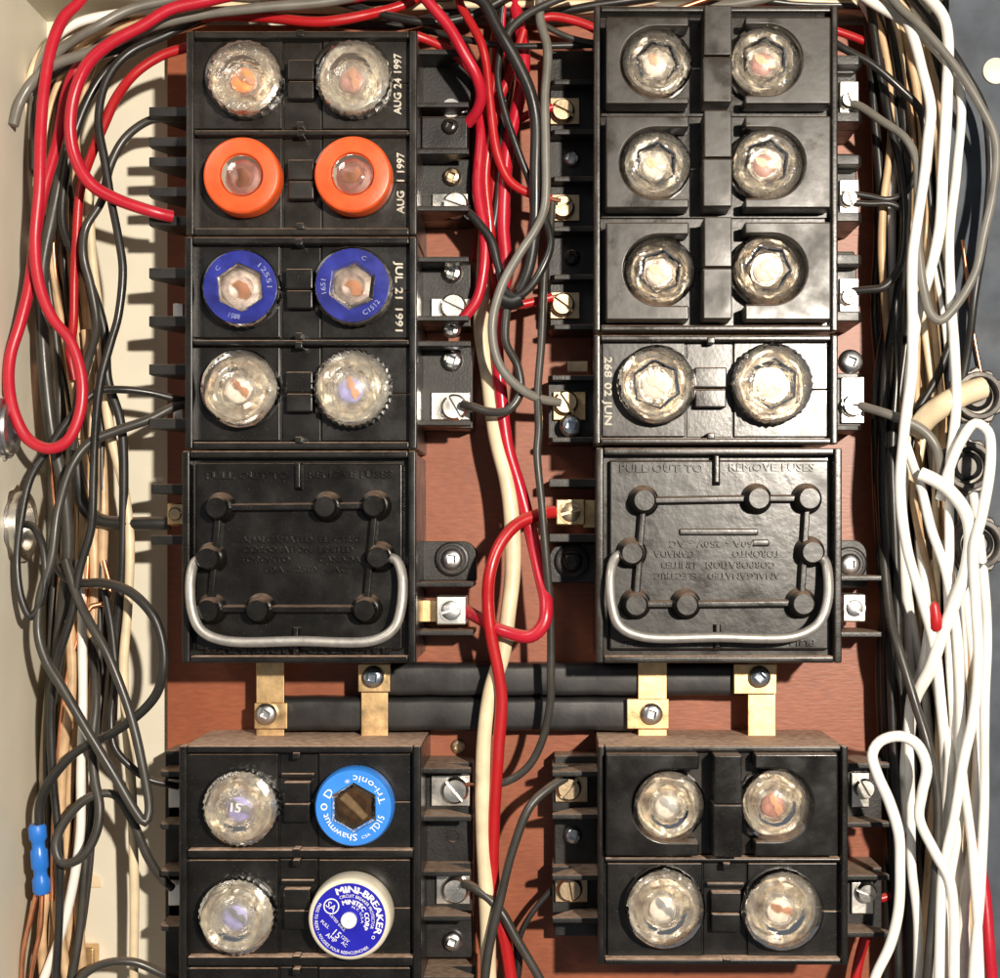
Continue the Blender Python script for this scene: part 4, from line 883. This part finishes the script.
wire('black wire leaving the top right cover block and slanting down', 'w_black', 4, '832,42 845,50 871,64 900,88 920,110 926,140', [70, 80, 70], BR)
wire('black wire falling straight behind the first right-hand white arc', 'w_black', 4.6, '868,-10 872,20 882,84 893,135 906,189 904,240 896,300 886,370 882,450 884,540 890,640 892,720 896,800 898,900 898,1010', [50, 56, 56, 60], BR)
wire('upper of two black wires into the second right terminal', 'w_black', 3.4, '852,193 870,196 890,199 908,190 916,170', [62, 66, 60], BR, bare='s')
wire('lower of two black wires into the second right terminal', 'w_black', 3.4, '852,203 870,204 892,204 906,214 904,250', [62, 66, 60], BR, bare='s')
wire('black wire into the third right terminal', 'w_black', 4.2, '852,291 866,290 884,287 900,266 905,220 900,170 890,120 880,60', [62, 70, 64, 50], BR, bare='s')
wire('black wire at far upper right hanging beside the blue-grey lip', 'w_black', 4.6, '900,-16 936,30 960,66 984,110 990,160 984,240 974,300 966,360 950,440 940,540 936,640', [64, 88, 88, 84, 60, 30], BR)
for lab, pts, zs in (('glossy black wire nearest the board in the right bundle', '866,-24 872,80 880,180 888,300 878,380 876,460 880,540 884,620 886,720 890,820 894,920 896,1010', 40),
    ('glossy black wire second from the board in the right bundle', '872,-24 886,60 902,170 900,290 890,370 884,450 886,540 894,620 900,700 904,800 906,900 908,1010', 48),
    ('black wire partly behind the first long white wire at mid right', '878,-24 896,80 912,200 908,320 898,400 890,480 892,560 900,640 908,720 912,820 914,900 916,1010', 30),
    ('black wire lying against the board edge right of the pull-out', '866,-24 874,100 878,220 876,330 884,420 890,500 886,580 880,660 884,760 890,860 894,960 894,1010', 24),
    ('black wire in front of the other black ones beside the right pull-out', '884,-24 904,120 906,220 900,300 896,380 892,470 896,560 898,650 904,740 908,840 908,940 910,1010', 54)):
    wire(lab, 'w_black', 5.2, pts, zs, 'parallel black wires at right')
wire('red wire end at the bottom, right of the lower right block', 'w_red2', 6, '868,930 864,942 858,966 852,1010', [40, 40], 'red wires at the right')
wire('red wire at the bottom right corner of the box', 'w_red', 6.5, '976,840 984,890 988,940 992,980 996,1020', [66, 80, 84], 'red wires at the right')
wire('red wire tucked behind the lower right terminal', 'w_red2', 5, '872,900 888,896 900,890 916,880', [40, 40], 'red wires at the right')
wire('thin brown wire near the right edge above the conduit bushings', 'w_copper', 2, '962,240 968,290 975,340 984,390 988,420 986,460', [60, 66, 60], 'red wires at the right')
wire('black wire leaving the second centre gap behind right bundle, slanting', 'w_black', 4.4, '952,340 936,380 918,410 900,450 892,500', [56, 56, 40], BR)
wire('cream wire rising behind the upper right bundle', 'w_cream', 5.4, '889,-6 892,40 898,84 908,135 914,190 908,250 914,310 930,360 926,420 914,480', [24, 30, 36, 36], 'cream wires at the right')
bundle('872,-20 900,30 914,120 912,220 920,320 930,420 936,520 946,630 950,740 952,850 954,960 956,1030', 32, 36, (-2, 62),
       [('w_cream', 'dull cream wire'), ('w_tan', 'faded tan wire'), ('w_tan', 'faded tan wire'), ('w_black', 'thin black wire'), ('w_white', 'white wire'), ('w_grey', 'dusty grey wire'), ('w_white', 'white wire')],
       'buried deep in the right wire bundle', 'depth of the right bundle', (2.6, 5.2))
bundle('512,-24 506,30 500,90 496,150 494,210 492,262', 5, 16, (20, 60), [('w_red2', 'thin red wire'), ('w_black', 'thin black wire'), ('w_red', 'crimson wire')],
       'packed behind the upper centre bundle', 'depth of the centre bundle', (3, 4.4))
bundle('160,2 260,4 350,10 440,4 520,10 600,2 700,-4 800,2 880,6', 8, 9, (-4, 50), [('w_white', 'white wire'), ('w_black', 'thin black wire'), ('w_red2', 'thin red wire'), ('w_cream', 'dull cream wire')],
       'lying along the top of the box', 'row along the top of the box', (3, 4.6))
# small fittings at the sides
P0 = U(934, 602, 100); P1 = U(937, 630, 96)
o = build('wire_nut', MB().tube([Vector((*P0, 100)).lerp(Vector((*P1, 96)), t) for t in (0, .1, .6, .9, 1)], 5, 14, [2.5, 4, 6, 6.6, 5]), 'w_red2'); tag(o, 'small red wire nut among white wires at mid right', 'wire nut')
def bushing(label, px, py, r, h, z, m, side, ribs=0):
    X, Y = U(px, py, z)
    t = thing('conduit_bushing', label, 'bushing', (X, Y, z), 'conduit fittings on the side walls')
    s_ = 1 if side == 'l' else -1
    mod = teeth(ribs, .12) if ribs else None
    build('locknut', MB().lathe(X, Y, [(r*1.12, -h*s_), (r*1.15, -h*.5*s_), (r*1.1, -h*.35*s_)], 48, mod, axis='x', z0=z), m, t, bevel=.6)
    build('ring', MB().lathe(X, Y, [(r*.9, -h*s_), (r*.95, -h*.4*s_), (r, -h*.2*s_), (r*.96, 0), (r*.8, 1.5*s_), (r*.68, 0), (r*.64, -h*.4*s_)], 48, axis='x', z0=z, cap=False), m, t)
bushing('shiny steel conduit fitting cut by the left edge, upper of two', 13, 428, 25, 14, 110, 'zinc', 'l', 12)
bushing('brass-toned conduit fitting at the left edge behind a black loop', 27, 526, 34, 24, 70, 'silver', 'l', 10)
def lip_bushing(label, px, py, r, m):
    X, Y = U(px, py, 70); t = thing('conduit_bushing', label, 'bushing', (X, Y, 60), 'conduit fittings on the right lip')
    build('locknut', MB().lathe(X, Y, [(r*1.15, 60.2), (r*1.18, 64), (r*1.1, 66)], 56, teeth(12, .14)), m, t)
    build('ring', MB().lathe(X, Y, [(r, 65.5), (r, 74), (r*.95, 76), (r*.8, 76.5), (r*.74, 74), (r*.72, 66.2)], 48, cap=False), m, t)
    build('throat', MB().lathe(X, Y, [(r*.6, 66.2), (r*.6, 71), (r*.52, 72.5), (r*.44, 71), (r*.42, 66.3)], 40, cap=False), 'dark', t)
lip_bushing('dark ribbed conduit bushing on the right lip, uppermost of three', 978, 396, 23, 'dullzinc')
lip_bushing('conduit bushing behind the tall white loop at the right', 968, 466, 23, 'dullzinc')
lip_bushing('lowest of the three conduit bushings on the right lip', 978, 544, 24, 'dullzinc')
o = wire('fat pale yellow cable sheath leaving the uppermost right bushing', 'w_cream', 12, '982,388 966,393 948,402 928,416 916,432', [72, 84, 60], name='cable_sheath')
# pale offcut on the back sheet at lower left
a = U(86, 872, -8); c = U(100, 888, -8)
o = build('tape_scrap', MB().prism([(a[0], a[1]), (a[0]+12, a[1]+7), (c[0], c[1]), (a[0]-1, a[1]+16)], -13.7, -11), 'w_cream', bevel=.5); tag(o, 'small pale scrap stuck on the cream back sheet at lower left', 'scrap')
a = U(82, 944, -8); c = U(98, 968, -8)
cl = thing('cable_clamp', 'tan cable clamp on the back sheet near the bottom left edge', 'clamp', (a[0], c[1], -13.7))
build('saddle', MB().box(a[0], c[0], a[1], c[1], -13.7, 6).box(a[0]-6, a[0]+.5, a[1]+4, c[1]-4, -13.7, -8), 'tab', cl, bevel=2)
